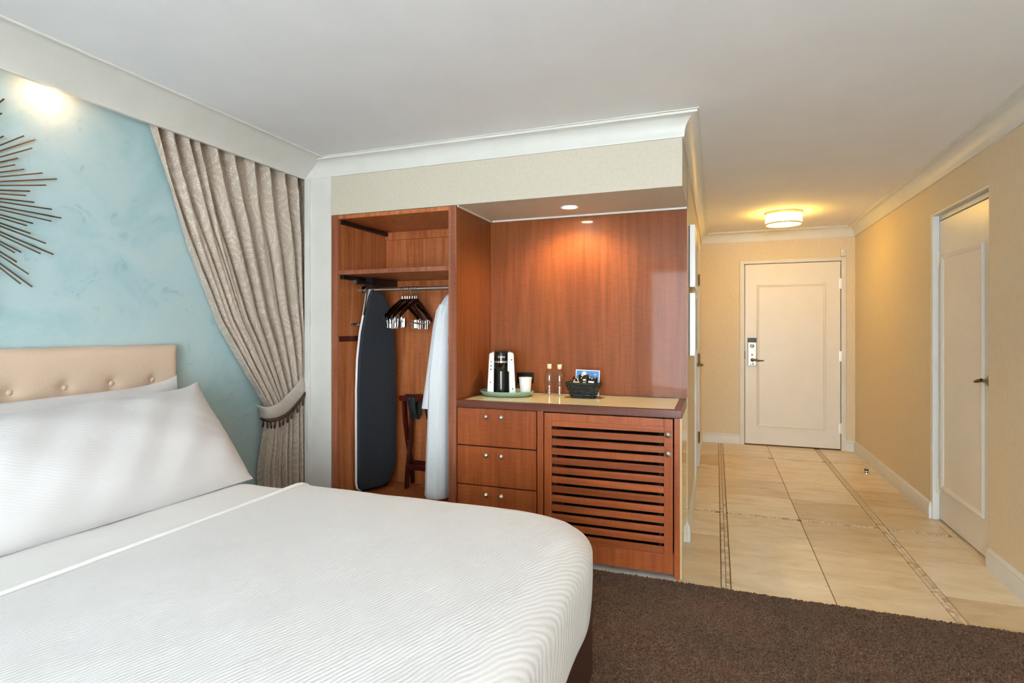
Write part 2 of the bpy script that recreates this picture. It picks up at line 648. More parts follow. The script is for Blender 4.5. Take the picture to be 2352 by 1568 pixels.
# bulkhead above the bed: coved fascia, hollow behind its lip
prof = []
for k in range(9):
    a = k / 8
    prof.append((-2.555 + 0.175 * (a ** 1.25), 2.300 + 0.108 * (1 - (1 - a) ** 1.15)))
poly = prof + [(-2.37, 2.408), (-2.37, ZC + 0.02), (XT - 0.02, ZC + 0.02), (XT - 0.02, 2.335), (-2.575, 2.335), (-2.575, 2.294), (-2.555, 2.294)]
bulk = struct('wall_bulkhead', MB().prism(poly, lambda a, c: (a, -2.3, c), (0, 5.47, 0)), M['trim'], 'off-white coved bulkhead along the ceiling above the bed', 'bulkhead', smooth=30)
obj('bead', MB().box(-2.378, -2.362, -2.25, 2.95, 2.400, 2.4105), M['trim'], bulk, bevel=0.003)

# crown moulding
cp = [(0.0, ZC - 0.115), (0.010, ZC - 0.115), (0.012, ZC - 0.105)]
for k in range(11):
    a = k / 10 * PI / 2
    cp.append((0.012 + 0.060 * (1 - math.cos(a)), ZC - 0.103 + 0.085 * math.sin(a)))
cp += [(0.076, ZC - 0.017), (0.076, ZC - 0.006), (0.086, ZC - 0.004), (0.086, ZC + 0.002), (0.0, ZC + 0.002)]
struct('trim_1', MB().sweep(cp, [(-2.56, YC), (XH, YC), (XH, YB), (XR, YB), (XR, YF), (-2.3, YF)], -1), M['trim'],
       'white coved crown moulding around the ceiling edge of soffit and hall', 'moulding', smooth=35)
# white corner post between curtain and wardrobe
col = thing('trim_2', 'white painted corner post between the curtain and the wardrobe', 'post', (-2.45, YC, 0), kind='structure')
obj('post_face', MB().box(-2.52, -2.357, YC - 0.004, YC + 0.15, 0, ZC - 0.02), M['trim'], col)
obj('edge_strip', MB().box(-2.556, -2.516, YC - 0.022, YC + 0.15, 0, 2.30), M['trim'], col, bevel=0.003)


def baseboard(name, path, label, side):
    pr = [(0, -0.005), (0.016, -0.005), (0.016, 0.080), (0.012, 0.088), (0.014, 0.094), (0.008, 0.104), (0.004, 0.112), (0, 0.114)]
    return struct(name, MB().sweep(pr, path, side), M['trim'], label, 'baseboard', smooth=30)


baseboard('baseboard_right', [(XR, 3.747), (XR, YF)], 'white baseboard on the right wall nearest the carpet', -1)
baseboard('baseboard_hall_right', [(1.43, 4.630), (XR, 4.630), (XR, YB), (1.305, YB)][::-1], 'white baseboard from the entrance door to the right hall door', -1)
baseboard('baseboard_hall_left', [(XH, 3.585), (XH, 4.75)], 'white baseboard below the two framed pictures', -1)
baseboard('baseboard_back', [(XH, 5.70), (XH, YB), (0.252, YB)], 'white baseboard left of the entrance door', -1)

# ------------------------------------------------------------------ stone floor: tiles and mosaic borders
xs = [(XH - 0.03, 0.024), (0.071, 0.537), (0.537, 1.005), (1.050, XR)]
ys = [(2.992, 3.290), (3.290, 3.766), (3.766, 4.240), (4.287, 4.764), (4.764, 5.240), (5.240, 5.716), (5.716, 6.195), (6.242, 6.715), (6.715, YB + 0.01)]
g = 0.0013
tmesh = {}
for (x0, x1) in xs:
    for (y0, y1) in ys:
        gx = g * (1.6 if True else 1)
        key = (round(x1 - x0, 3), round(y1 - y0, 3))
        if key not in tmesh:
            w, d = (x1 - x0) / 2 - gx, (y1 - y0) / 2 - g
            mb = MB().box(-w, w, -d, d, -0.010, 0.0)
            c = 0.0012
            # chamfered top edge
            mb = MB().add([(-w, -d, -0.01), (w, -d, -0.01), (w, d, -0.01), (-w, d, -0.01), (-w, -d, -c), (w, -d, -c), (w, d, -c), (-w, d, -c),
                           (-w + c, -d + c, 0), (w - c, -d + c, 0), (w - c, d - c, 0), (-w + c, d - c, 0)],
                          [(0, 1, 5, 4), (1, 2, 6, 5), (2, 3, 7, 6), (3, 0, 4, 7), (4, 5, 9, 8), (5, 6, 10, 9), (6, 7, 11, 10), (7, 4, 8, 11), (8, 9, 10, 11)])
            tmesh[key] = mesh_of('floor_tile', mb, M['tile'])
        inst('floor_tile', tmesh[key], ((x0 + x1) / 2, (y0 + y1) / 2, 0), floor)
inst('threshold_tile', mesh_of('threshold_tile', MB().box(-0.07, 0.07, -0.44, 0.44, -0.01, -0.0005), M['tile']), (XR + 0.07, 4.19, 0), floor)
# floor under the joinery: pale stone strip seen between carpet and cabinet
for k in range(7):
    x1 = XH - 0.03 - k * 0.34
    inst('threshold_tile', tmesh.setdefault(('s',), mesh_of('threshold_tile', MB().box(-0.169, 0.169, -0.15, 0.15, -0.01, -0.001), M['sill'])), (x1 - 0.17, 3.142, 0), floor)

pm = {}


def piece_mesh(a, b):
    if (a, b) not in pm:
        c = 0.0012
        w, d = a / 2, b / 2
        mb = MB().add([(-w, -d, -0.008), (w, -d, -0.008), (w, d, -0.008), (-w, d, -0.008), (-w, -d, -c), (w, -d, -c), (w, d, -c), (-w, d, -c),
                       (-w + c, -d + c, 0), (w - c, -d + c, 0), (w - c, d - c, 0), (-w + c, d - c, 0)],
                      [(0, 1, 5, 4), (1, 2, 6, 5), (2, 3, 7, 6), (3, 0, 4, 7), (4, 5, 9, 8), (5, 6, 10, 9), (6, 7, 11, 10), (7, 4, 8, 11), (8, 9, 10, 11)])
        pm[(a, b)] = mesh_of('mosaic_tile', mb, M['mosaic'])
    return pm[(a, b)]


pieces = []
LEN = [0.018, 0.026, 0.036]
gg = 0.0032
wd = 0.0190
for (xa, xb) in ((0.024, 0.071), (1.005, 1.050)):
    for c in range(2):
        xc = xa + (xb - xa) * (0.265 + 0.47 * c)
        y = 2.995 + random.random() * 0.012
        while y < YB - 0.04:
            ln = random.choice(LEN)
            pieces.append((xc, y + ln / 2, wd, ln))
            y += ln + gg
for yc in (4.2635, 6.2185):
    for (x0, x1) in xs:
        for c in range(2):
            x = x0 + 0.004 + random.random() * 0.01
            while x < x1 - 0.02:
                ln = random.choice(LEN)
                if x + ln > x1 - 0.002:
                    break
                pieces.append((x + ln / 2, yc + (c - 0.5) * 0.0221, ln, wd))
                x += ln + gg
pieces.sort(key=lambda p: p[0] ** 2 + p[1] ** 2)
rest = MB()
for i, (x, y, a, d) in enumerate(pieces):
    if i < 298:
        inst('mosaic_tile', piece_mesh(a, d), (x, y, -0.0005), floor)
    else:
        rest.box(x - a / 2, x + a / 2, y - d / 2, y + d / 2, -0.008, -0.0005)
obj('mosaic_border', rest, M['mosaic'], floor, kind='stuff')

# ------------------------------------------------------------------ carpet (one mass of pile)
rng = np.random.default_rng(3)
cx0, cx1, cy0, cy1, st = -0.72, 1.40, 1.10, 2.992, 0.0045
nx, ny = int((cx1 - cx0) / st), int((cy1 - cy0) / st)
gx, gy = np.meshgrid(np.linspace(cx0, cx1, nx + 1), np.linspace(cy0, cy1, ny + 1))
gz = 0.004 + rng.random(gx.shape) * 0.009
jx = (rng.random(gx.shape) - 0.5) * st * 0.8
jy = (rng.random(gx.shape) - 0.5) * st * 0.8
edge = (gy > cy1 - st * 1.5)
gz[-1, :] = -0.004
gz[-2, :] = 0.003
jy[-1:, :] *= 0.5
jy[-2, :] *= 0.5
jx[:, 0] = jx[:, -1] = 0
V = np.stack([gx + jx, gy + jy, gz], -1).reshape(-1, 3)
ii = (np.arange(ny)[:, None] * (nx + 1) + np.arange(nx)[None, :]).reshape(-1)
Fq = np.stack([ii, ii + 1, ii + nx + 2, ii + nx + 1], -1)
base = len(V)
ext = [(-2.7, YF, 0.007), (1.40, YF, 0.007), (1.40, cy0, 0.007), (-2.7, cy0, 0.007), (-2.7, cy0, 0.007), (cx0, cy0, 0.007), (cx0, cy1, 0.007), (-2.7, cy1, 0.007)]
Vl = V.tolist() + [list(e) for e in ext]
Fl = Fq.tolist() + [[base, base + 1, base + 2, base + 3], [base + 4, base + 5, base + 6, base + 7]]
cm = bpy.data.meshes.new('carpet')
cm.from_pydata(Vl, [], Fl)
cm.materials.append(M['carpet'])
cm.update()
co = bpy.data.objects.new('carpet', cm)
COL.objects.link(co)
tag(co, 'brown cut-pile carpet around the bed up to the stone floor', 'carpet', kind='stuff')

# ------------------------------------------------------------------ window behind the viewer
wn = thing('window_1', 'large white-framed sliding balcony window', 'window', (0.1, YF - 0.06, 0.1), kind='structure')
fr = MB()
fr.box(-1.05, -0.98, YF - 0.1, YF - 0.03, 0.1, 2.3).box(1.18, 1.25, YF - 0.1, YF - 0.03, 0.1, 2.3).box(-0.98, 1.18, YF - 0.1, YF - 0.03, 2.23, 2.3).box(-0.98, 1.18, YF - 0.1, YF - 0.03, 0.1, 0.17).box(0.06, 0.14, YF - 0.1, YF - 0.03, 0.17, 2.23)
obj('window_frame', fr, M['white_gloss'], wn, bevel=0.004)
for (a, c) in ((-0.98, 0.06), (0.14, 1.18)):
    obj('pane', MB().box(a, c, YF - 0.07, YF - 0.062, 0.17, 2.23), M['pane'], wn)

# ------------------------------------------------------------------ doors
def frame_moulding(P, a0, a1, z0, z1, w, parent, mat, name='panel_moulding'):
    """P(a, out, z) -> world; four mitred bars round a panel"""
    pr = [(0, 0), (0.0, 0.008), (0.006, 0.013), (0.014, 0.010), (w - 0.006, 0.007), (w, 0.0)]
    ring = [(a0, z0, 1, 1), (a1, z0, -1, 1), (a1, z1, -1, -1), (a0, z1, 1, -1)]
    for i in range(4):
        p, q = ring[i], ring[(i + 1) % 4]
        mb = MB()
        k = len(pr)
        vs = []
        for (a, z, sa, sz) in (p, q):
            for (o, h) in pr:
                vs.append(P(a + sa * o, h, z + sz * o))
        fs = [(j, j + 1, k + j + 1, k + j) for j in range(k - 1)] + [tuple(range(k)), tuple(range(2 * k - 1, k - 1, -1))]
        mb.add(vs, fs)
        obj(name, mb, mat, parent, smooth=35)


def hinge(P, a, z, h, parent, mat, name='hinge'):
    mb = MB()
    mb.tube([P(a, 0.008, z - h / 2), P(a, 0.008, z + h / 2)], 0.0085, 10)
    for s in (-1, 1):
        c = [P(a, 0.003, z - h / 2), P(a + s * 0.018, 0.003, z - h / 2), P(a + s * 0.018, 0.003, z + h / 2), P(a, 0.003, z + h / 2)]
        c2 = [P(a, 0.0, z - h / 2), P(a + s * 0.018, 0.0, z - h / 2), P(a + s * 0.018, 0.0, z + h / 2), P(a, 0.0, z + h / 2)]
        mb.add(c + c2, [(0, 1, 2, 3), (0, 1, 5, 4), (1, 2, 6, 5), (2, 3, 7, 6), (4, 5, 6, 7), (3, 0, 4, 7)])
    for zz in (z - h / 2, z + h / 2):
        p = Vector(P(a, 0.008, zz))
        mb.tube([p - Vector((0, 0, 0.006)), p + Vector((0, 0, 0.006))], 0.006, 8)
    return obj(name, mb, mat, parent, smooth=40)


# entrance door in the end wall
d1 = thing('door_1', 'white entrance door with electronic lock at the end of the hall', 'door', (0.78, YB, 0), kind='structure')
obj('leaf', MB().box(0.308, 1.258, YB + 0.004, YB + 0.045, 0.012, 2.037), M['door'], d1, bevel=0.002)
obj('door_stop', MB().box(0.29, 0.315, YB + 0.05, YB + 0.09, 0, 2.05).box(1.25, 1.28, YB + 0.05, YB + 0.09, 0, 2.05).box(0.29, 1.28, YB + 0.05, YB + 0.09, 2.03, 2.05), M['bronze'], d1)
cs = MB()
cs.box(0.252, 0.300, YB - 0.014, YB + 0.06, 0, 2.083).box(1.264, 1.308, YB - 0.014, YB + 0.06, 0, 2.083).box(0.300, 1.264, YB - 0.014, YB + 0.06, 2.043, 2.083)
obj('casing', cs, M['trim'], d1, bevel=0.003)
P1 = lambda a, o, z: (a, YB + 0.004 - o, z)
frame_moulding(P1, 0.430, 1.118, 0.212, 1.806, 0.028, d1, M['door'])
for z in (1.797, 1.014, 0.236):
    hinge(P1, 1.261, z, 0.105, d1, M['nickel'])
lk = obj('lock_plate', MB().box(0.336, 0.425, YB - 0.022, YB + 0.004, 0.892, 1.160), M['steel'], d1, bevel=0.004)
obj('card_reader', MB().box(0.335, 0.426, YB - 0.026, YB + 0.004, 1.160, 1.208), M['black'], lk, bevel=0.003)
RY = Matrix.Rotation(PI / 2, 3, 'X')
obj('thumb_turn', MB().lathe([(0.022, 0), (0.022, 0.012), (0.016, 0.016), (0, 0.016)], (0.380, YB - 0.02, 1.118), 20, RY), M['chrome'], lk, smooth=True)
obj('keyhole_cover', MB().lathe([(0.012, 0), (0.012, 0.008), (0, 0.008)], (0.380, YB - 0.02, 1.018), 16, RY), M['bronze'], lk, smooth=True)
obj('push_button', MB().lathe([(0.017, 0), (0.015, 0.008), (0, 0.010)], (0.380, YB - 0.02, 0.914), 16, RY), M['chrome'], lk, smooth=True)
obj('lever', MB().lathe([(0.020, 0), (0.020, 0.01), (0.011, 0.014), (0.011, 0.045), (0, 0.047)], (0.384, YB - 0.02, 0.960), 16, RY)
    .tube([(0.384, YB - 0.062, 0.962), (0.41, YB - 0.066, 0.962), (0.45, YB - 0.064, 0.954), (0.50, YB - 0.058, 0.955)], [0.011, 0.012, 0.010, 0.006], 12), M['bronze'], lk, smooth=True)
obj('latch', MB().box(0.302, 0.310, YB - 0.018, YB + 0.01, 0.97, 1.06), M['bronze'], d1, bevel=0.003)

# right hall door, set back in its opening
XL = 1.433
d2 = thing('door_2', 'white panelled door set back in the beige right wall', 'door', (XL, 4.19, 0), kind='structure')
obj('leaf', MB().box(XL, XL + 0.04, 3.770, 4.585, 0.012, 2.036), M['door'], d2, bevel=0.002)
obj('jamb', MB().box(XR + 0.001, XL + 0.09, 4.600, 4.629, 0, 2.09).box(XR + 0.001, XL + 0.09, 3.746, 3.758, 0, 2.09).box(XR + 0.001, XL + 0.09, 3.758, 4.600, 2.078, 2.092).box(XL + 0.001, XL + 0.09, 3.758, 4.600, 2.044, 2.078)
    .box(XL + 0.001, XL + 0.09, 4.590, 4.600, 0, 2.07), M['trim'], d2, bevel=0.002)
P2 = lambda a, o, z: (XL - o, a, z)
frame_moulding(P2, 3.905, 4.535, 0.225, 1.800, 0.030, d2, M['door'])
for z in (1.78, 0.24):
    hinge(P2, 4.592, z, 0.10, d2, M['door'])
kb = obj('knob', MB().lathe([(0.030, 0), (0.030, 0.006), (0.022, 0.012), (0.011, 0.016), (0.010, 0.034), (0, 0.036)], (XL, 3.845, 1.015), 24, Matrix.Rotation(-PI / 2, 3, 'Y')), M['steel'], d2, smooth=True)
obj('turn_lever', MB().tube([(XL - 0.036, 3.845, 1.018), (XL - 0.044, 3.862, 1.012), (XL - 0.046, 3.905, 1.004)], [0.010, 0.011, 0.007], 12), M['bronze'], kb, smooth=True)

# left hall door, seen edge-on
d3 = thing('door_3', 'white hall door with bronze lever beyond the framed pictures', 'door', (XH, 5.23, 0), kind='structure')
obj('leaf', MB().box(XH - 0.045, XH - 0.004, 4.875, 5.588, 0.012, 2.04), M['door'], d3, bevel=0.002)
obj('casing', MB().box(XH - 0.06, XH + 0.016, 4.77, 4.868, 0, 2.13).box(XH - 0.06, XH + 0.016, 5.594, 5.69, 0, 2.13).box(XH - 0.06, XH + 0.016, 4.868, 5.594, 2.046, 2.13), M['trim'], d3, bevel=0.003)
P3 = lambda a, o, z: (XH + 0.004 + o, a, z)
for z in (1.77, 1.02, 0.28):
    hinge(P3, 5.592, z, 0.10, d3, M['bronze'])
lv = obj('lever_rose', MB().lathe([(0.028, 0), (0.028, 0.010), (0.012, 0.014), (0.010, 0.058), (0, 0.06)], (XH - 0.004, 4.935, 1.005), 18, Matrix.Rotation(PI / 2, 3, 'Y')), M['bronze'], d3, smooth=True)
obj('lever', MB().tube([(XH + 0.050, 4.935, 1.005), (XH + 0.056, 4.96, 1.005), (XH + 0.054, 5.05, 1.003)], [0.010, 0.010, 0.007], 10), M['bronze'], lv, smooth=True)

# ------------------------------------------------------------------ small hall things
ds = thing('door_sensor', 'small cream sensor above the right corner of the entrance door', 'sensor', (1.280, YB, 2.09))
obj('housing', MB().box(1.255, 1.305, YB - 0.026, YB, 2.088, 2.172), M['trim'], ds, bevel=0.006)
obj('dome', MB().lathe([(0.018, 0), (0.017, 0.008), (0.010, 0.015), (0, 0.017)], (1.276, YB - 0.026, 2.138), 16, RY), M['white_gloss'], ds, smooth=True)
stp = thing('door_stop', 'small chrome floor door stop on a dark travertine tile', 'door stop', (1.283, 5.88, 0))
obj('dome', MB().lathe([(0.026, 0), (0.026, 0.006), (0.015, 0.010), (0.012, 0.022), (0.018, 0.030), (0.012, 0.042), (0, 0.046)], (1.283, 5.88, 0), 20), M['chrome'], stp, smooth=True)
obj('bumper', MB().lathe([(0.017, 0.0), (0.019, 0.004), (0.019, 0.010), (0.017, 0.013)], (1.283, 5.88, 0.020), 16, caps=False), M['black'], stp, smooth=True)

for (z0, z1, nm) in ((1.573, 1.972, 'upper of two white-edged framed pictures on the hall wall'), (1.134, 1.535, 'lower of two white-edged framed pictures on the hall wall')):
    pf = thing('framed_picture', nm, 'picture', (XH, 3.95, z0), group='framed pictures on the hall wall')
    obj('frame', MB().box(XH + 0.006, XH + 0.038, 3.75, 4.15, z0, z1), M['white_gloss'], pf, bevel=0.002)
    obj('backing', MB().box(XH, XH + 0.007, 3.754, 4.146, z0 + 0.004, z1 - 0.004), M['black'], pf)
    obj('print', MB().box(XH + 0.038, XH + 0.0395, 3.775, 4.125, z0 + 0.025, z1 - 0.025), M['steel'], pf)

cl = thing('ceiling_lamp', 'round drum ceiling lamp glowing warm in the hall', 'lamp', (0.60, 5.86, ZC))
lc = (0.60, 5.86, ZC)
obj('canopy', MB().lathe([(0.158, 0), (0.158, -0.016), (0.150, -0.020), (0, -0.020)], lc, 40), M['lamp_metal'], cl, smooth=True)
obj('shade', MB().lathe([(0, -0.112), (0.150, -0.112), (0.158, -0.104), (0.158, -0.022), (0.150, -0.018), (0, -0.018)], lc, 48), M['drum'], cl, smooth=True)
obj('lower_ring', MB().lathe([(0.150, -0.116), (0.1615, -0.113), (0.1615, -0.104), (0.1585, -0.102), (0.1565, -0.113), (0.150, -0.116)], lc, 48, caps=False), M['lamp_metal'], cl, smooth=True)
obj('upper_ring', MB().lathe([(0.156, -0.024), (0.162, -0.022), (0.162, -0.012), (0.156, -0.010), (0.156, -0.024)], lc, 48, caps=False), M['lamp_metal'], cl, smooth=True)


def downlight(loc, label, energy, size, col=(1.0, 0.72, 0.38), r=0.042, lens='lens', glow_fill=0.0):
    t = thing('downlight', label, 'light', loc)
    obj('trim_ring', MB().lathe([(r, -0.001), (r + 0.012, -0.003), (r + 0.013, 0.001), (r, 0.004)], loc, 32, caps=False), M['white_gloss'], t, smooth=True)
    obj('lens', MB().lathe([(0, 0.0005), (r, 0.0005), (r, 0.003), (0, 0.003)], loc, 32), M[lens], t, smooth=True)
    l = lamp('downlight_and_fill', 'SPOT', (loc[0], loc[1], loc[2] - 0.004), energy, col, (0, 0, 0), spot_size=math.radians(size), spot_blend=1.0 if glow_fill else 0.6, shadow_soft_size=r * 0.8)
    if glow_fill:  # added unseen point light, spreads the glow along the top of the wall
        lamp('downlight_and_fill', 'POINT', (loc[0], loc[1], loc[2] - 0.030), glow_fill, col, shadow_soft_size=0.024)
    return t


downlight((-0.837, 3.31, 2.044), 'recessed downlight in the soffit above the minibar counter', 4.6, 150, (1.0, 0.66, 0.25))
downlight((-2.606, 1.545, 2.333), 'recessed downlight in the bulkhead washing the blue wall', 0.12, 160, (1.0, 0.42, 0.17), 0.026, 'lens_dim', 0.085)

# ------------------------------------------------------------------ wardrobe
wr = thing('wardrobe', 'open cherry wood wardrobe with shelf and hanging rail beside the white post', 'wardrobe', (-1.91, 3.3, 0))
Wd, We = M['wood_in'], M['wood_edge']
obj('side_panel', MB().box(-2.354, -2.306, YC + 0.006, 3.60, 0, 2.042), Wd, wr)
obj('side_panel', MB().box(-1.508, -1.458, YC + 0.006, 3.60, 0, 2.042), M['wood'], wr)
obj('edge_band', MB().box(-2.3545, -2.3055, YC, YC + 0.006, 0, 2.042), We, wr)
obj('edge_band', MB().box(-1.5085, -1.4575, YC, YC + 0.006, 0, 2.042), We, wr)
obj('top_panel', MB().box(-2.306, -1.508, YC + 0.004, 3.60, 2.018, 2.042), Wd, wr)
obj('back_panel', MB().box(-2.306, -1.508, 3.59, 3.605, 0.02, 2.018), Wd, wr)
obj('back_rail', MB().box(-2.306, -1.508, 3.572, 3.590, 1.962, 2.018), Wd, wr, bevel=0.001)
obj('back_rail', MB().box(-2.306, -1.508, 3.572, 3.590, 1.588, 1.656), Wd, wr, bevel=0.001)
sh = obj('shelf', MB().box(-2.306, -1.508, YC + 0.016, 3.59, 1.659, 1.684), Wd, wr)
obj('shelf_edge', MB().box(-2.306, -1.508, YC + 0.010, YC + 0.016, 1.658, 1.685), We, sh)
obj('floor_panel', MB().box(-2.306, -1.508, YC + 0.02, 3.59, 0.155, 0.180), Wd, wr)
obj('kick_board', MB().box(-2.306, -1.508, YC + 0.05, YC + 0.07, 0, 0.155), Wd, wr)
obj('cleat', MB().box(-2.306, -2.299, YC + 0.01, 3.59, 1.222, 1.258), M['mahogany'], wr)
obj('cleat', MB().box(-1.516, -1.508, YC + 0.01, YC + 0.12, 1.215, 1.262), Wd, wr)
rod = obj('hanging_rail', MB().tube([(-2.300, 3.30, 1.576), (-1.512, 3.30, 1.576)], 0.0135, 16), M['nickel'], wr, smooth=True)
for x, s in ((-2.306, 1), (-1.508, -1)):
    obj('rail_flange', MB().lathe([(0.028, 0), (0.028, 0.005), (0.018, 0.008), (0.018, 0.022), (0.0, 0.022)], (x, 3.30, 1.576), 20, Matrix.Rotation(s * PI / 2, 3, 'Y')), M['chrome'], rod, smooth=True)
obj('slide_track', MB().box(-2.306, -2.280, YC + 0.03, 3.57, 1.988, 2.014), M['black'], wr, bevel=0.002)
obj('slide_track', MB().box(-2.306, -2.276, YC + 0.02, 3.57, 1.630, 1.656), M['black'], wr, bevel=0.002)
vr = obj('valet_bar', MB().tube([(-2.235, YC + 0.09, 1.614), (-2.235, 3.57, 1.614)], 0.013, 12).box(-2.255, -2.20, 3.25, 3.57, 1.596, 1.655), M['black'], wr, smooth=True)
obj('end_cap', MB().lathe([(0, 0), (0.0145, 0.001), (0.0145, 0.012), (0, 0.013)], (-2.235, YC + 0.077, 1.614), 14, Matrix.Rotation(-PI / 2, 3, 'X')), M['steel'], vr, smooth=True)

# hangers
def make_hanger():
    t = thing('clothes_hanger', 'black wooden hanger with chrome clips in the bunch on the wardrobe rail', 'hanger', (0, 0, 0), 'black hangers bunched on the rail')
    pts = []
    n = 16
    for k in range(n + 1):
        y = -0.215 + 0.43 * k / n
        a = abs(y) / 0.215
        pts.append((y, -0.062 - 0.125 * a ** 1.25))
    low = [(y, z - (0.030 - 0.010 * (abs(y) / 0.215))) for y, z in pts]
    poly = pts + low[::-1]
    mb = MB()
    k = len(pts)
    vs = []
    for (y, z) in pts: vs += [(-0.006, y, z), (0.006, y, z)]
    for (y, z) in low: vs += [(-0.006, y, z), (0.006, y, z)]
    fs = []
    for i in range(k - 1):
        a, c = 2 * i, 2 * (k + i)
        fs += [(a, a + 2, a + 3, a + 1), (c, c + 1, c + 3, c + 2), (a, c, c + 2, a + 2), (a + 1, a + 3, c + 3, c + 1)]
    fs += [(0, 1, 2 * k + 1, 2 * k), (2 * k - 2, 4 * k - 2, 4 * k - 1, 2 * k - 1)]
    mb.add(vs, fs)
    obj('shoulder', mb, M['black_gloss'], t, smooth=35)
    hk = [(0, 0, -0.07), (0, 0, -0.035), (0, 0.008, -0.026)]
    for q in range(11):
        a = -0.3 * PI + q / 10 * 1.35 * PI
        hk.append((0, 0.017 * math.cos(a), 0.002 + 0.017 * math.sin(a)))
    obj('hook', MB().tube(hk, 0.0021, 8), M['chrome'], t, smooth=True)
    obj('ferrule', MB().lathe([(0.006, -0.066), (0.0055, -0.046), (0.003, -0.044)], (0, 0, 0), 10), M['chrome'], t, smooth=True)
    bar = obj('clip_bar', MB().tube([(0, -0.185, -0.200), (0, -0.185, -0.226), (0, 0.185, -0.226), (0, 0.185, -0.200)], 0.0028, 8), M['chrome'], t, smooth=True)
    for s in (-1, 1):
        obj('clip', MB().box(-0.011, -0.004, s * 0.15 - 0.013, s * 0.15 + 0.013, -0.262, -0.205).box(0.004, 0.011, s * 0.15 - 0.013, s * 0.15 + 0.013, -0.262, -0.205)
            .tube([(-0.012, s * 0.15, -0.226), (0.012, s * 0.15, -0.226)], 0.006, 8), M['chrome'], bar, bevel=0.001)
    return t


h0 = make_hanger()
hx = [-1.995, -1.975, -1.957, -1.937, -1.917, -1.900, -1.884]
for k, x in enumerate(hx):
    rz = random.uniform(-0.14, 0.10)
    h = h0 if k == 0 else copy_tree(h0, (0, 0, 0))
    h.location = (x, 3.30, 1.572)
    h['label'] = 'black wooden hanger with chrome clips, ' + ['nearest to', 'second from', 'third from', 'fourth from', 'fifth from', 'sixth from', 'farthest of the bunch from'][k] + ' the ironing board'
    h.rotation_euler = (random.uniform(-0.05, 0.05), 0, rz)
hr = copy_tree(h0, (-1.625, 3.30, 1.572), 0.0)
hr.scale = (0.9, 0.50, 0.92)
tag(hr, 'black wooden hanger carrying the white bathrobe in the wardrobe', 'hanger', 'robe hanger')

# bathrobe
rb = thing('bathrobe', 'long white terry bathrobe hanging at the right end of the wardrobe', 'bathrobe', (-1.63, 3.30, 0.25))
lev = [(1.528, 0.030, 0.028), (1.505, 0.062, 0.036), (1.47, 0.100, 0.046), (1.42, 0.134, 0.054), (1.36, 0.150, 0.060), (1.28, 0.160, 0.066), (1.15, 0.172, 0.072), (1.0, 0.180, 0.078), (0.85, 0.184, 0.080), (0.65, 0.188, 0.082), (0.45, 0.192, 0.086), (0.30, 0.194, 0.088), (0.262, 0.195, 0.089), (0.255, 0.190, 0.083)]
n = 64
vs, fs = [], []
for i, (z, wy, wx) in enumerate(lev):
    for k in range(n):
        a = 2 * PI * k / n
        q = 1 + 0.10 * math.sin(7 * a + 0.4 + z) * min(1, (1.53 - z) / 0.5) + 0.05 * math.sin(13 * a + 2 * z) * min(1, (1.53 - z) / 0.5)
        cx_, sy_ = math.cos(a), math.sin(a)
        x = wx * math.copysign(abs(cx_) ** 0.75, cx_) * q
        y = wy * math.copysign(abs(sy_) ** 0.8, sy_) * (1 + 0.02 * math.sin(9 * a))
        vs.append((-1.625 + x - 0.02 * max(0, 1.2 - z), 3.295 - 0.046 * min(1, max(0, (1.50 - z) / 0.5)) + y, z))
for i in range(len(lev) - 1):
    for k in range(n):
        l = (k + 1) % n
        fs.append((i * n + k, i * n + l, (i + 1) * n + l, (i + 1) * n + k))
fs.append(tuple(range(n)))
fs.append(tuple((len(lev) - 1) * n + k for k in range(n)))
obj('robe_body', MB().add(vs, fs), M['robe'], rb, smooth=60)
for s, yo in ((-1, 3.295 - 0.118), (1, 3.295 + 0.12)):
    lv2 = [(1.460, 0.018, 0.020), (1.42, 0.034, 0.036), (1.33, 0.042, 0.046), (1.15, 0.048, 0.052), (0.98, 0.054, 0.060), (0.86, 0.060, 0.066), (0.80, 0.064, 0.070), (0.798, 0.058, 0.063)]
    vs, fs = [], []
    nn = 28
    for (z, wx, wy) in lv2:
        t_ = (1.455 - z) / 0.66
        for k in range(nn):
            a = 2 * PI * k / nn
            q = 1 + 0.08 * math.sin(4 * a + 5 * z)
            vs.append((-1.630 - 0.084 * t_ + wx * math.cos(a) * q, yo - s * 0.02 * t_ * (1 if s < 0 else 1) + wy * math.sin(a) * q, z))
    for i in range(len(lv2) - 1):
        for k in range(nn):
            l = (k + 1) % nn
            fs.append((i * nn + k, i * nn + l, (i + 1) * nn + l, (i + 1) * nn + k))
    fs.append(tuple(range(nn)))
    fs.append(tuple((len(lv2) - 1) * nn + k for k in range(nn)))
    sl = obj('sleeve', MB().add(vs, fs), M['robe'], rb, smooth=60)
obj('lapel', MB().tube([(-1.652, 3.262, 1.50), (-1.680, 3.235, 1.36), (-1.696, 3.215, 1.15), (-1.712, 3.205, 0.9), (-1.728, 3.200, 0.6), (-1.738, 3.20, 0.30)], [0.010, 0.016, 0.016, 0.014, 0.012, 0.010], 10), M['robe'], rb, smooth=True)

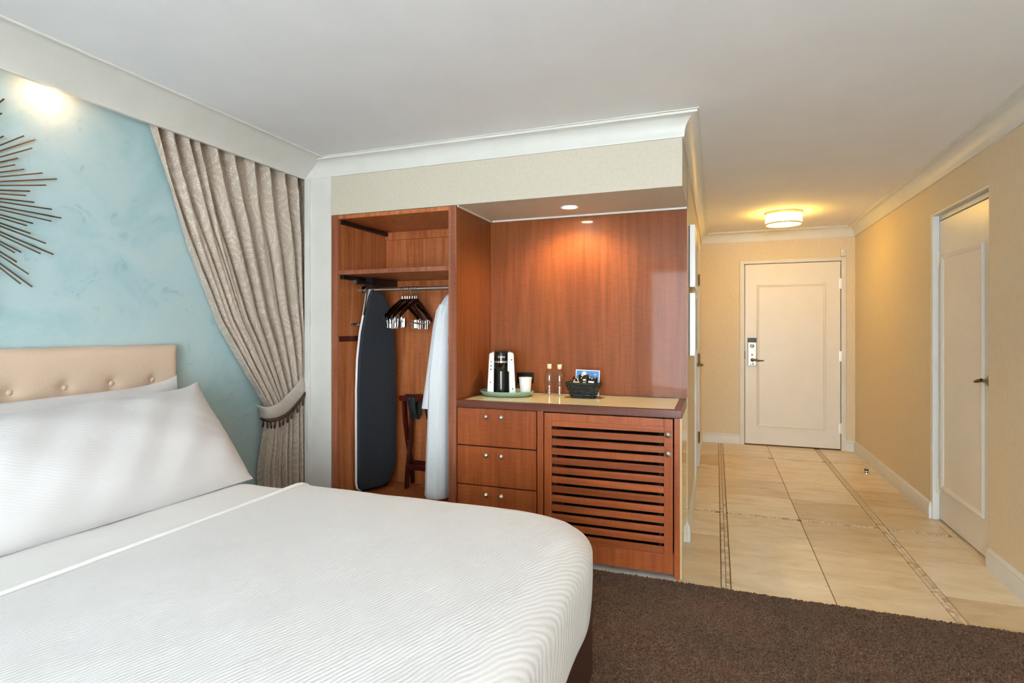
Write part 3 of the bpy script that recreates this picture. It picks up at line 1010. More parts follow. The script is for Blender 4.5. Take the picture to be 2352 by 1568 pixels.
# ironing board
D = Vector((0.100, 0.30, 0)).normalized()
NB = Vector((D.y, -D.x, 0))
o0 = Vector((-2.272, 3.175, 0))
ib = thing('ironing_board', 'charcoal covered ironing board hung upright inside the wardrobe', 'ironing board', (-2.23, 3.32, 0.2))
left = [(0.0, 0.27), (0.0, 0.9), (0.008, 1.10), (0.030, 1.28), (0.062, 1.42), (0.092, 1.53), (0.112, 1.575)]
right = [(0.175, 1.575), (0.210, 1.545), (0.245, 1.49), (0.285, 1.38), (0.305, 1.27), (0.315, 1.10), (0.318, 0.9), (0.318, 0.36), (0.300, 0.275), (0.26, 0.235), (0.20, 0.215), (0.03, 0.215), (0.008, 0.23)]
outline = left + right
fB = lambda w, z: o0 + D * w + Vector((0, 0, z))
obj('padded_cover', MB().prism(outline, fB, NB * 0.024), M['iron_cover'], ib, bevel=0.007, seg=3, smooth=50)
inn = [(0.159 + (w - 0.159) * 0.985, 0.9 + (z - 0.9) * 0.993) for w, z in outline]
obj('metal_deck', MB().prism(inn, fB, NB * -0.014), M['nickel'], ib)
rim = [fB(w, z) - NB * 0.007 for w, z in outline]
obj('deck_rim', MB().tube(rim, 0.008, 8, closed=True), M['white_gloss'], ib, smooth=True)
for wa, wb in ((0.08, 0.24), (0.24, 0.08)):
    obj('leg', MB().tube([fB(wa, 0.36) - NB * 0.026, fB(wb, 1.30) - NB * 0.028], 0.0095, 10), M['steel'], ib, smooth=True)
obj('foot', MB().tube([fB(-0.03, 1.335) - NB * 0.030, fB(0.25, 1.335) - NB * 0.030], 0.011, 10), M['chrome'], ib, smooth=True)
obj('foot', MB().tube([fB(-0.035, 0.205) - NB * 0.018, fB(0.27, 0.205) - NB * 0.018], 0.014, 10), M['black'], ib, smooth=True)
obj('hanging_bracket', MB().tube([fB(0.045, 1.40) + NB * 0.006, fB(0.065, 1.52) + NB * 0.008, fB(0.078, 1.585) + NB * 0.008, fB(0.11, 1.600) - NB * 0.004], 0.010, 10), M['steel'], ib, smooth=True)

# folding luggage rack
lr = thing('luggage_rack', 'folded dark mahogany luggage rack with black straps in the wardrobe', 'luggage rack', (-1.83, 3.495, 0.18))
zt = 0.828
for x in (-2.075, -1.615):
    a = [(x, 3.455, zt - 0.02), (x, 3.470, 0.66), (x, 3.505, 0.51), (x, 3.560, 0.33), (x, 3.580, 0.186)]
    c = [(x + 0.030, 3.515, zt - 0.02), (x + 0.030, 3.510, 0.66), (x + 0.030, 3.495, 0.51), (x + 0.030, 3.455, 0.33), (x + 0.030, 3.440, 0.186)]
    for path in (a, c):
        mb = MB()
        for i in range(len(path) - 1):
            p, q = Vector(path[i]), Vector(path[i + 1])
            w = 0.017
            vs = [p + Vector((-0.010, -w, 0)), p + Vector((0.010, -w, 0)), p + Vector((0.010, w, 0)), p + Vector((-0.010, w, 0)),
                  q + Vector((-0.010, -w, 0)), q + Vector((0.010, -w, 0)), q + Vector((0.010, w, 0)), q + Vector((-0.010, w, 0))]
            mb.add(vs, [(0, 1, 5, 4), (1, 2, 6, 5), (2, 3, 7, 6), (3, 0, 4, 7)] + ([(3, 2, 1, 0)] if i == 0 else []) + ([(4, 5, 6, 7)] if i == len(path) - 2 else []))
        obj('leg', mb, M['mahogany'], lr)
    obj('pivot', MB().lathe([(0.008, 0), (0.007, 0.005), (0, 0.006)], (x + 0.015, 3.481, 0.51), 12, RY), M['chrome'], lr, smooth=True)
obj('top_bar', MB().box(-2.105, -1.575, 3.430, 3.457, zt - 0.030, zt + 0.008), M['mahogany'], lr, bevel=0.006)
obj('top_bar', MB().box(-2.105, -1.575, 3.510, 3.537, zt - 0.030, zt + 0.008), M['mahogany'], lr, bevel=0.006)
obj('cross_bar', MB().box(-2.04, -1.585, 3.430, 3.447, 0.318, 0.356), M['mahogany'], lr, bevel=0.004)
obj('cross_bar', MB().box(-2.07, -1.615, 3.555, 3.571, 0.318, 0.356), M['mahogany'], lr, bevel=0.004)
for x in (-2.0, -1.875, -1.72):
    vs = []
    w = 0.028
    pth = [(3.428, zt + 0.010), (3.426, zt - 0.036), (3.445, zt - 0.10), (3.470, zt - 0.155), (3.493, zt - 0.160), (3.515, zt - 0.10), (3.540, zt - 0.036), (3.539, zt + 0.010)]
    mb = MB()
    for i, (y, z) in enumerate(pth):
        vs += [(x - w, y, z), (x + w, y, z)]
    mb.add(vs, [(2 * i, 2 * i + 1, 2 * i + 3, 2 * i + 2) for i in range(len(pth) - 1)])
    st_ = obj('strap', mb, M['strap'], lr, smooth=60, solid=0.003)
    for dx in (-0.015, 0.015):
        obj('rivet', MB().lathe([(0.006, 0), (0.004, 0.003), (0, 0.004)], (x + dx, 3.4265, zt - 0.008), 10, RY), M['chrome'], st_, smooth=True)

# ------------------------------------------------------------------ minibar niche: back panel, cabinet, worktop
bp = thing('niche_panel', 'tall glossy cherry wood panel on the wall behind the counter', 'wall panel', (-0.8, 3.565, 0.88))
obj('panel', MB().box(-1.456, XH - 0.003, 3.558, 3.575, 0.885, 2.043), M['wood'], bp)
obj('edge_band', MB().box(XH - 0.003, XH - 0.0005, 3.557, 3.576, 0.885, 2.043), M['wood_edge'], bp)

ou = thing('wall_outlet', 'black double socket plate on the wood panel behind the paper cup', 'outlet', (-1.20, 3.555, 0.94))
obj('plate', MB().box(-1.263, -1.142, 3.551, 3.558, 0.940, 1.014), M['black'], ou, bevel=0.002)
for x in (-1.232, -1.173):
    so = obj('socket', MB().box(x - 0.017, x + 0.017, 3.549, 3.5515, 0.960, 0.994), M['black_gloss'], ou, bevel=0.002)

YM = 3.034
mc = thing('minibar_cabinet', 'cherry wood cabinet with three drawers and a slatted door', 'cabinet', (-0.81, 3.3, 0))
obj('carcass', MB().box(-1.456, -0.176, 3.50, 3.56, 0.05, 0.838).box(-1.456, -0.176, YM + 0.03, 3.56, 0.05, 0.07).box(-1.456, -0.92, YM + 0.022, 3.55, 0.1, 0.83), M['dark'], mc)
obj('stile', MB().box(-0.955, -0.919, YM - 0.002, YM + 0.5, 0.03, 0.838), M['wood_front'], mc, bevel=0.001)
obj('post', MB().box(-0.206, -0.177, YM - 0.004, YM + 0.04, 0.0, 0.838), M['wood_front'], mc, bevel=0.002)
obj('end_panel', MB().box(-0.1772, -0.1675, YM - 0.002, 3.578, 0.0, 0.838), M['end_panel'], mc)
obj('kick_board', MB().box(-1.456, -0.206, YM + 0.02, YM + 0.035, 0.018, 0.12), M['wood_front'], mc)


def cone_knob(x, z, y, parent, r=0.0155):
    return obj('knob', MB().lathe([(0.007, 0), (0.006, 0.008), (r * 0.8, 0.012), (r, 0.016), (r * 0.9, 0.020), (r * 0.35, 0.0275), (0, 0.029)], (x, y, z), 20, RY), M['nickel'], parent, smooth=50)


for (z0, z1) in ((0.618, 0.836), (0.386, 0.611), (0.152, 0.379)):
    dr = obj('drawer', MB().box(-1.455, -0.9605, YM - 0.004, YM + 0.018, z0, z1), M['wood_front'], mc, bevel=0.0015)
    zk = z1 - 0.045
    for x in (-1.264, -1.169):
        cone_knob(x, zk, YM - 0.004, dr)
dd = obj('door_frame', MB().box(-0.913, -0.869, YM - 0.006, YM + 0.018, 0.022, 0.833).box(-0.258, -0.212, YM - 0.006, YM + 0.018, 0.022, 0.833)
         .box(-0.869, -0.258, YM - 0.006, YM + 0.018, 0.789, 0.833).box(-0.869, -0.258, YM - 0.006, YM + 0.018, 0.022, 0.120), M['wood_front'], mc, bevel=0.002)
pitch = 0.0528
edges = [0.753 - pitch * k for k in range(12)]
slats = [(0.757, 0.790)]
for k in range(11):
    slats.append((edges[k + 1] + 0.0035, edges[k] - 0.0125))
slats.append((0.119, edges[11] - 0.0125))
for (z0, z1) in slats:
    obj('slat', MB().box(-0.870, -0.257, YM + 0.000, YM + 0.013, z0, z1), M['wood_slat'], dd, bevel=0.002)
for xs_ in (-0.285, -0.86):
    obj('slat_support', MB().box(xs_, xs_ + 0.016, YM + 0.013, YM + 0.020, 0.12, 0.79), M['dark'], dd)
for z in (0.752, 0.652):
    cone_knob(-0.235, z, YM - 0.006, dd, 0.017)

wt = thing('countertop', 'dark wood edged countertop with a pale green glass inlay', 'countertop', (-0.81, 3.3, 0.84))
obj('wood_surround', MB().box(-1.456, -0.168, YC - 0.004, YC + 0.048, 0.840, 0.881).box(-0.207, -0.168, YC + 0.048, 3.558, 0.840, 0.881).box(-1.456, -0.207, 3.545, 3.558, 0.84, 0.881).box(-1.456, -1.425, YC + 0.048, 3.545, 0.84, 0.881)
    .box(-1.425, -0.207, YC + 0.048, 3.545, 0.842, 0.870), M['wood_counter'], wt, bevel=0.002)
obj('glass_inlay', MB().box(-1.424, -0.208, YC + 0.049, 3.544, 0.870, 0.8815), M['inlay'], wt, bevel=0.001)
ZT = 0.882

# tray
tr = MB()
pr = [(0, 0.0), (0.145, 0.0), (0.158, 0.004), (0.176, 0.026), (0.180, 0.027), (0.181, 0.024), (0.162, 0.000), (0.150, -0.006), (0, -0.006)]
tr.lathe([(r, z + 0.006) for r, z in pr], (-1.255, 3.335, ZT), 56, sy=0.72)
obj('serving_tray', tr, M['tray'], smooth=45, label='oval celadon green tray under the coffee maker', cat='tray')
ZR = ZT + 0.006

# single-serve coffee maker
km = thing('coffee_maker', 'single-serve coffee maker with silver side panels and black front', 'coffee maker', (-1.288, 3.33, ZR))
sp = M['silver_plastic']
cxm, y0, y1, zb_, zt_ = -1.288, 3.268, 3.43, ZR, ZR + 0.272
for s in (-1, 1):
    # side panels splay slightly towards the foot
    xo_b, xi_b = cxm + s * 0.090, cxm + s * 0.049
    xo_t, xi_t = cxm + s * 0.077, cxm + s * 0.046
    vs = [(xo_b, y0, zb_), (xi_b, y0, zb_), (xi_b, y1, zb_), (xo_b, y1, zb_),
          (xo_t, y0 + 0.012, zt_ - 0.012), (xi_t, y0 + 0.012, zt_ - 0.002), (xi_t, y1, zt_ - 0.002), (xo_t, y1, zt_ - 0.012)]
    spn = obj('side_panel', MB().add(vs, [(0, 1, 2, 3), (4, 5, 6, 7), (0, 1, 5, 4), (1, 2, 6, 5), (2, 3, 7, 6), (3, 0, 4, 7)]), sp, km, bevel=0.004, seg=2)
    for (fz, r) in (((0.78, 0.0035), (0.68, 0.005), (0.60, 0.005), (0.30, 0.004)) if s < 0 else ((0.82, 0.005), (0.15, 0.0045))):
        xx = cxm + s * (0.071 - 0.008 * fz)
        yy = y0 + 0.012 * fz
        obj('button' if r > 0.0045 else 'indicator', MB().lathe([(r, -0.002), (r, 0.0015), (0, 0.002)], (xx, yy, zb_ + 0.272 * fz), 12, RY), M['black'], spn, smooth=True)
obj('rear_column', MB().box(cxm - 0.05, cxm + 0.05, 3.335, y1 + 0.004, zb_, zt_ - 0.004), M['black'], km, bevel=0.004)
obj('back_cavity', MB().lathe([(0.049, 0.012), (0.049, 0.165)], (cxm, 3.345, zb_), 24), M['black_gloss'], km, smooth=True)
obj('drip_base', MB().lathe([(0, 0), (0.066, 0), (0.070, 0.006), (0.066, 0.014), (0.058, 0.016), (0.056, 0.012), (0, 0.012)], (cxm, y0 + 0.014, zb_), 36, sy=0.62), M['black_gloss'], km, smooth=True)
hd = obj('brew_head', MB().lathe([(0, 0.150), (0.030, 0.150), (0.038, 0.158), (0.045, 0.205), (0.046, 0.262), (0.042, 0.272), (0, 0.274)], (cxm, y0 + 0.055, zb_), 32), M['black_gloss'], km, smooth=40)
obj('handle_band', MB().lathe([(0.0475, 0.203), (0.0500, 0.205), (0.0500, 0.2135), (0.0475, 0.2155), (0.0475, 0.203)], (cxm, y0 + 0.055, zb_), 36, caps=False), M['chrome'], km, smooth=True)
obj('side_rail', MB().box(cxm + 0.040, cxm + 0.046, y0 + 0.004, y0 + 0.012, zb_ + 0.150, zb_ + 0.268), M['nickel'], km, bevel=0.001)
obj('water_lid', MB().box(cxm - 0.045, cxm + 0.045, y0 + 0.06, y1, zt_ - 0.004, zt_ + 0.004), M['black'], km, bevel=0.003)


def lettering(name, text, size, Mx, mat, parent, ext=0.0003):
    c = bpy.data.curves.new(name, 'FONT')
    c.body = text
    c.size = size
    c.align_x = 'CENTER'
    c.align_y = 'CENTER'
    c.extrude = ext
    to = bpy.data.objects.new(name, c)
    COL.objects.link(to)
    bpy.context.view_layer.update()
    me = bpy.data.meshes.new_from_object(to.evaluated_get(bpy.context.evaluated_depsgraph_get()))
    bpy.data.objects.remove(to)
    me.transform(Mx)
    w = wl(parent)
    me.transform(Matrix.Translation(-w))
    me.materials.clear()
    me.materials.append(mat)
    o = bpy.data.objects.new(name, me)
    COL.objects.link(o)
    o.parent = parent
    return o


lettering('lettering', 'KEURIG', 0.0135, Matrix.Translation((cxm, y0 + 0.055 - 0.0462, zb_ + 0.240)) @ Matrix.Rotation(PI / 2, 4, 'X'), M['white_gloss'], hd, 0.0008)

km.rotation_euler = (0, 0, math.radians(21))

cupx, cupy = -1.128, 3.335
cp_ = thing('paper_cup', 'white paper cup standing on the tray beside the coffee maker', 'cup', (cupx, cupy, ZR))
obj('cup_wall', MB().lathe([(0, 0.004), (0.0285, 0.004), (0.0395, 0.110), (0.0400, 0.110), (0.0305, 0.0), (0.0, 0.0)], (cupx, cupy, ZR), 32), M['white_paper'], cp_, smooth=40)
obj('rolled_rim', MB().tube([(cupx + 0.0405 * math.cos(2 * PI * k / 32), cupy + 0.0405 * math.sin(2 * PI * k / 32), ZR + 0.110) for k in range(32)], 0.0022, 8, closed=True), M['white_paper'], cp_, smooth=True)

cord = thing('power_cord', 'black power cord and plug behind the coffee maker', 'cord', (-1.40, 3.50, ZT))
obj('cable', MB().tube([(-1.30, 3.44, ZT + 0.05), (-1.335, 3.47, ZT + 0.09), (-1.385, 3.49, ZT + 0.085), (-1.42, 3.485, ZT + 0.03), (-1.425, 3.46, ZT + 0.008), (-1.39, 3.455, ZT + 0.03), (-1.375, 3.48, ZT + 0.07), (-1.40, 3.50, ZT + 0.095), (-1.43, 3.50, ZT + 0.04), (-1.41, 3.51, ZT + 0.006), (-1.33, 3.515, ZT + 0.006), (-1.24, 3.535, ZT + 0.06)], 0.0055, 8), M['black'], cord, smooth=True)
obj('plug', MB().box(-1.247, -1.219, 3.525, 3.551, ZT + 0.08, ZT + 0.108), M['black'], cord, bevel=0.004)
obj('adapter', MB().box(-1.428, -1.375, 3.475, 3.51, ZT + 0.0, ZT + 0.075), M['black'], cord, bevel=0.006)

# bottles
for (x, y, lab) in ((-1.010, 3.470, 'clear water bottle with cream cap nearer the paper cup'), (-0.937, 3.450, 'clear water bottle with cream cap nearer the basket')):
    bt = thing('water_bottle', lab, 'bottle', (x, y, ZT), 'water bottles on the counter')
    prf = [(0.0, 0.003), (0.030, 0.003), (0.0325, 0.008)]
    for k in range(5):
        prf += [(0.0325, 0.012 + 0.010 * k), (0.0310, 0.017 + 0.010 * k)]
    prf += [(0.0328, 0.066), (0.0328, 0.120), (0.031, 0.135), (0.022, 0.152), (0.0125, 0.162), (0.0115, 0.170), (0.0115, 0.176)]
    obj('bottle_body', MB().lathe(prf, (x, y, ZT), 40), M['bottle'], bt, smooth=60)
    obj('cap', MB().lathe([(0.0145, 0.174), (0.0150, 0.176), (0.0150, 0.194), (0.0138, 0.197), (0, 0.197)], (x, y, ZT), 28), M['cap'], bt, smooth=40)
    obj('neck_ring', MB().lathe([(0.0125, 0.167), (0.0140, 0.168), (0.0140, 0.172), (0.0125, 0.173)], (x, y, ZT), 24, caps=False), M['cap'], bt, smooth=40)

# basket with coffee packets
bx, by = -0.772, 3.405
bk = thing('wicker_basket', 'black woven basket holding coffee packets on the counter', 'basket', (bx, by, ZT))


def bring(z, t):
    hw, hd_ = 0.070 + 0.034 * t, 0.045 + 0.022 * t
    pts = []
    for k in range(48):
        a = 2 * PI * k / 48
        ca, sa = math.cos(a), math.sin(a)
        pts.append((bx + hw * math.copysign(abs(ca) ** 0.45, ca), by + hd_ * math.copysign(abs(sa) ** 0.45, sa), z))
    return pts


for k in range(8):
    t = k / 7
    pts = bring(ZT + 0.006 + 0.078 * t, t)
    wob = [(x + (bx - x) * 0.03 * math.sin(6 * PI * i / 12 + PI * k), y + (by - y) * 0.05 * math.sin(6 * PI * i / 12 + PI * k), z + 0.002 * math.sin(i * 1.7 + k)) for i, (x, y, z) in enumerate(pts)]
    obj('weave_strand', MB().tube(wob, 0.0062, 8, closed=True), M['wicker'], bk, smooth=True)
obj('rim', MB().tube(bring(ZT + 0.090, 1.03), 0.0052, 8, closed=True), M['wicker'], bk, smooth=True)
A0, A1 = bring(ZT + 0.003, 0), bring(ZT + 0.088, 1.0)
for k in range(0, 48, 3):
    obj('upright_stake', MB().tube([A0[k], A1[k]], 0.0042, 6), M['wicker'], bk, smooth=True)
obj('basket_bottom', MB().prism([(x, y) for x, y, z in bring(0, 0)], lambda a, c: (a, c, ZT + 0.001), (0, 0, 0.006)), M['wicker'], bk)

cd = thing('info_card', 'blue card with white border standing in the basket', 'card', (-0.762, 3.44, ZT + 0.01))
cv = MB().box(-0.076, 0.076, -0.001, 0.001, 0.0, 0.155)
TM = Matrix.Translation((-0.757, 3.432, ZT + 0.012)) @ Matrix.Rotation(-0.10, 4, 'X') @ Matrix.Rotation(0.02, 4, 'Y')
obj('card_stock', cv.xf(TM), M['white_paper'], cd)
obj('blue_print', MB().box(-0.071, 0.071, -0.0016, -0.001, 0.005, 0.150).xf(TM), M['blue_card'], cd)
obj('round_emblem', MB().lathe([(0.014, 0), (0.014, 0.0006), (0, 0.0006)], (0, 0, 0), 24, RY).xf(TM @ Matrix.Translation((-0.022, -0.0016, 0.131))), M['white_paper'], cd)
obj('star_mark', MB().lathe([(0.004, 0), (0.004, 0.0006), (0, 0.0006)], (0, 0, 0), 5, RY).xf(TM @ Matrix.Translation((0.047, -0.0016, 0.128))), M['white_paper'], cd)
obj('purple_mark', MB().box(0.02, 0.04, -0.0022, -0.0016, 0.106, 0.118).xf(TM), base_mat('violet_print', (92, 98, 196), 0.4), cd)

pk = [(-0.815, 3.375, -0.25, 0.12, 'dark coffee packet leaning at the left of the basket', 0.0), (-0.768, 3.395, -0.20, -0.06, 'dark coffee packet standing in the middle of the basket', 0.014), (-0.722, 3.378, -0.28, 0.05, 'dark coffee packet with white panel at the right of the basket', 0.004)]
for (x, y, tl, ry, lab, dz) in pk:
    p = thing('coffee_packet', lab, 'packet', (x, y, ZT + 0.03), 'coffee packets in the basket')
    TM = Matrix.Translation((x, y, ZT + 0.03 + dz)) @ Matrix.Rotation(tl, 4, 'X') @ Matrix.Rotation(ry, 4, 'Y')

    def pf_(u, v):
        a, c = 2 * u - 1, 2 * v - 1
        return (0.034 * a, 0, 0.05 * (c + 1))
    mb = MB()
    for s in (-1, 1):
        mb.grid(lambda u, v, s=s: (0.032 * (2 * u - 1), s * 0.011 * (max(0, 1 - (2 * u - 1) ** 2) * max(0, 1 - (2 * v - 1) ** 4)) ** 0.5, 0.096 * v + 0.003 * math.sin(9 * u)), 12, 12, s < 0)
    obj('pouch', mb.xf(TM), M['black_gloss'], p, smooth=True)
    obj('label_patch', MB().box(-0.018, 0.016, -0.0132, -0.0118, 0.058, 0.068).box(-0.014, 0.014, -0.0132, -0.0118, 0.034, 0.048).xf(TM), M['cap'] if dz != 0.004 else M['white_paper'], p)
for (x, y, an, lab) in ((-0.832, 3.366, 0.5, 'wooden stir stick lying across the left coffee packet'), (-0.790, 3.368, -0.35, 'wooden stir stick propped between the coffee packets')):
    Tm = Matrix.Translation((x, y, ZT + 0.085)) @ Matrix.Rotation(an, 4, 'Y')
    obj('stir_stick', MB().box(-0.0025, 0.0025, -0.002, 0.0, -0.045, 0.032).xf(Tm), M['cap'], bevel=0.0006, label=lab, cat='stir stick', group='stir sticks in the basket')

# ------------------------------------------------------------------ bed
ZB = 0.620
bed = thing('bed', 'king bed with dark brown leatherette base and white fitted sheet', 'bed', (-1.5, 1.07, 0))
obj('base', MB().box(-2.58, -0.424, 0.10, 2.034, 0.03, 0.345), M['leather'], bed, bevel=0.02, seg=3, smooth=40)
for (x, y) in ((-2.5, 0.2), (-2.5, 1.94), (-0.55, 0.2), (-0.55, 1.94)):
    obj('leg', MB().lathe([(0.03, 0.008), (0.034, 0.04), (0, 0.04)], (x, y, 0), 14), M['black'], bed, smooth=True)


def fold_rings(x0, x1, y0, y1, z, r, drop, head_open=True, nside=70, wav=0.006, dome=0.003, seed=0.0, hr_=1.35, corner=0.0):
    """draped cover: flat top rectangle (x0..x1, y0..y1 inner) folding over three sides (far, foot, near)"""
    mb = MB()
    nxg, nyg = 70, 70

    def dz(x, y):
        ax, ay = (x - x0) / (x1 - x0), (y - y0) / (y1 - y0)
        e = min(1 - ax, ay, 1 - ay)
        d = -dome * max(0, 1 - e / 0.22) ** 2
        return d + 0.0016 * math.sin(9 * x + 3 * y + seed) * math.sin(7 * y - 2 * x) + 0.0010 * math.sin(21 * x + seed) * math.sin(17 * y)
    mb.grid(lambda u, v: (x0 + (x1 - x0) * u, y0 + (y1 - y0) * v, z + dz(x0 + (x1 - x0) * u, y0 + (y1 - y0) * v)), nxg, nyg)
    path = []
    for k in range(nxg + 1):
        path.append((x0 + (x1 - x0) * k / nxg, y1, 0.0, 1.0))
    for k in range(1, 12):
        a = PI / 2 * (1 - k / 12)
        path.append((x1, y1, math.cos(a), math.sin(a)))
    for k in range(nyg + 1):
        path.append((x1, y1 + (y0 - y1) * k / nyg, 1.0, 0.0))
    for k in range(1, 12):
        a = -PI / 2 * k / 12
        path.append((x1, y0, math.cos(a), math.sin(a)))
    for k in range(nxg + 1):
        path.append((x1 + (x0 - x1) * k / nxg, y0, 0.0, -1.0))
    emax = r * PI / 2 + (drop - r)
    rh = r * hr_
    nr = 26
    vs = []
    for j in range(nr + 1):
        e = emax * (j / nr)
        for i, (px_, py_, dx, dy) in enumerate(path):
            if e < r * PI / 2:
                h, d = rh * math.sin(e / r), r * (1 - math.cos(e / r))
            else:
                t = (e - r * PI / 2) / (emax - r * PI / 2)
                h, d = rh + wav * math.sin(i * 0.23 + 1.3 * t + seed) * t - 0.014 * t * t, r + (drop - r) * t
            vs.append((px_ + dx * h, py_ + dy * h, z + dz(px_, py_) * (1 - j / nr) - d))
    n_ = len(path)
    fs = []
    for j in range(nr):
        for i in range(n_ - 1):
            fs.append((j * n_ + i, j * n_ + i + 1, (j + 1) * n_ + i + 1, (j + 1) * n_ + i))
    mb.add(vs, fs)
    import bmesh
    tm0 = bpy.data.meshes.new('tmp')
    tm0.from_pydata(mb.v, [], mb.f)
    bm = bmesh.new()
    bm.from_mesh(tm0)
    bmesh.ops.remove_doubles(bm, verts=bm.verts, dist=2e-5)
    bm.verts.index_update()
    out = MB()
    out.v = [tuple(v.co) for v in bm.verts]
    out.f = [tuple(v.index for v in f.verts) for f in bm.faces]
    # soften the two foot corners in plan and let the cover sag over them
    if corner:
        nv_ = []
        K = 0.34
        for (x, y, zz) in out.v:
            a = (x - (x1 + rh - K)) / K
            for sg, yo in ((1, y1 + rh), (-1, y0 - rh)):
                b_ = sg * (y - (yo - sg * K)) / K
                if a > 0 and b_ > 0:
                    q = max(a, b_) / math.hypot(a, b_)
                    q = 1 + (q - 1) * corner
                    zz -= 0.030 * min(1, a * b_) ** 1.3 * (1 if zz > z - r else 0.4)
                    x, y = x1 + rh - K + a * q * K, yo - sg * K + sg * b_ * q * K
            nv_.append((x, y, zz))
        out.v = nv_
    bm.free()
    bpy.data.meshes.remove(tm0)
    return out


mt = obj('mattress', fold_rings(-2.59, -0.68, 0.205, 1.930, ZB - 0.012, 0.075, 0.24, wav=0.001, corner=0.7), M['sheet'], bed, smooth=60, solid=0.004)
spd = thing('bedspread', 'white rippled bedspread draped over the lower part of the bed', 'bedspread', (-1.0, 1.07, ZB))
obj('cover', fold_rings(-1.715, -0.505, 0.180, 1.962, ZB, 0.088, 0.322, seed=0.7, corner=0.46), M['spread'], spd, smooth=60, solid=0.006)
hp = []
for k in range(61):
    y = 0.075 + (2.066 - 0.075) * k / 60
    q = max(0.0, y - 1.962, 0.180 - y) / (0.088 * 1.35)
    hp.append((-1.717 + 0.003 * math.sin(5 * y), y, ZB + 0.003 - 0.088 * (1 - math.sqrt(max(0, 1 - min(1, q) ** 2)))))
obj('hem', MB().tube(hp, 0.0085, 10), M['sheet'], spd, smooth=True)

# headboard
hb = thing('headboard', 'tan button-tufted upholstered headboard against the blue wall', 'headboard', (-2.64, 1.09, 0.3))
HY0, HY1, HZ0, HZ1, HX = 0.058, 2.122, 0.30, 1.224, -2.600
btn = [(1.9875 - 0.199 * k, z) for k in range(10) for z in (1.052, 0.80, 0.55)]


def hbf(u, v):
    y, z = HY0 + (HY1 - HY0) * u, HZ0 + (HZ1 - HZ0) * v
    e = min(y - HY0, HY1 - y, HZ1 - z)
    x = HX
    R_ = 0.035
    if e < R_:
        x -= R_ * (1 - math.sqrt(max(0, 1 - (1 - e / R_) ** 2)))
    for (by_, bz_) in btn:
        q = (y - by_) ** 2 + (z - bz_) ** 2
        if q < 0.03:
            x -= 0.016 * math.exp(-q / 0.0009) + 0.006 * math.exp(-q / 0.006)
    return (x, y, z)


mb = MB().grid(hbf, 170, 80)
mb.box(-2.66, HX - 0.034, HY0, HY1, HZ0, HZ1)
obj('upholstery', mb, M['headboard'], hb, smooth=60)
for (by_, bz_) in btn:
    obj('button', MB().lathe([(0.0125, -0.006), (0.0120, 0.001), (0.008, 0.005), (0, 0.0065)], (HX - 0.020, by_, bz_), 16, Matrix.Rotation(PI / 2, 3, 'Y')), M['headboard'], hb, smooth=True)


# pillows
def pillow(cent, L_, H_, T_, tilt, yaw, roll, shear, seed):
    rr = random.Random(seed)
    nu, nv = 64, 44
    mb = MB()
    ph = [rr.uniform(0, 6) for _ in range(6)]
    for s in (1, -1):
        def fn(u, v, s=s):
            a, c = 2 * u - 1, 2 * v - 1
            x = L_ / 2 * a * (1 - 0.045 * (1 - c * c))
            y = H_ / 2 * c * (1 - (0.17 if c > 0 else 0.02) * abs(c) * (1 - abs(a) ** 5))
            t = (max(0, 1 - a ** 4) ** 0.62) * (max(0, 1 - c ** 2) ** 0.60)
            sag = 1 - 0.18 * c
            wr_ = 0.0045 * math.sin(7 * a + 3 * c + ph[0]) * math.sin(5 * c + ph[1]) + 0.004 * math.sin(15 * a - 6 * c + ph[2])
            ed = (1 - abs(a) ** 6) * (1 - abs(c) ** 6)
            # creases running in from the corners
            cr = 0.006 * math.sin(26 * (a * 0.6 + c) + ph[3]) * max(0, abs(a) - 0.55) * 2 * ed
            z = s * (T_ * t * sag * (1.0 if s > 0 else 0.35) + (wr_ + cr) * ed)
            return (x + shear * c, y, z)
        mb.grid(fn, nu, nv, s < 0)
    # local x along the bed head (world y), local y up the pillow, local z = front
    R0 = Matrix(((0, 0, 1), (1, 0, 0), (0, 1, 0))).to_4x4()
    Mx = Matrix.Translation(cent) @ Matrix.Rotation(yaw, 4, 'Z') @ Matrix.Rotation(roll, 4, 'X') @ Matrix.Rotation(-tilt, 4, 'Y') @ R0
    mb.xf(Mx)
    mb.v = [(x, y, max(z, ZB - 0.008)) for x, y, z in mb.v]
    return mb, Mx


mb, Mx = pillow((-2.225, 1.475, 0.815), 1.12, 0.595, 0.150, math.radians(44), math.radians(-2.0), math.radians(1.5), 0.026, 5)
p1 = thing('pillow', 'large white pillow in front, leaning on the pillow behind it', 'pillow', (-2.1, 1.475, 0.62), 'white pillows at the headboard')
obj('pillowcase', mb, M['pillow'], p1, smooth=70)
mb, Mx = pillow((-2.435, 1.450, 0.828), 1.14, 0.52, 0.072, math.radians(24), math.radians(-1.0), math.radians(0.8), 0.03, 9)
p2 = thing('pillow', 'white pillow behind, standing against the tan headboard', 'pillow', (-2.42, 1.45, 0.62), 'white pillows at the headboard')
obj('pillowcase', mb, M['pillow'], p2, smooth=70)

# ------------------------------------------------------------------ curtain with tie-back
def interp(tab, z):
    if z >= tab[0][0]: return tab[0][1]
    for (z0, y0_), (z1, y1_) in zip(tab, tab[1:]):
        if z >= z1:
            k = (z0 - z) / (z0 - z1)
            return y0_ + (y1_ - y0_) * k
    return tab[-1][1]


LT = [(2.33, 1.972), (2.306, 1.98), (2.084, 2.049), (1.751, 2.173), (1.341, 2.364), (1.062, 2.547), (0.915, 2.647), (0.80, 2.722)]
NP = 10
rp = random.Random(11)
pa = [0.75 + 0.5 * rp.random() for _ in range(NP + 2)]
pw = [rp.uniform(-0.5, 0.5) for _ in range(NP + 2)]


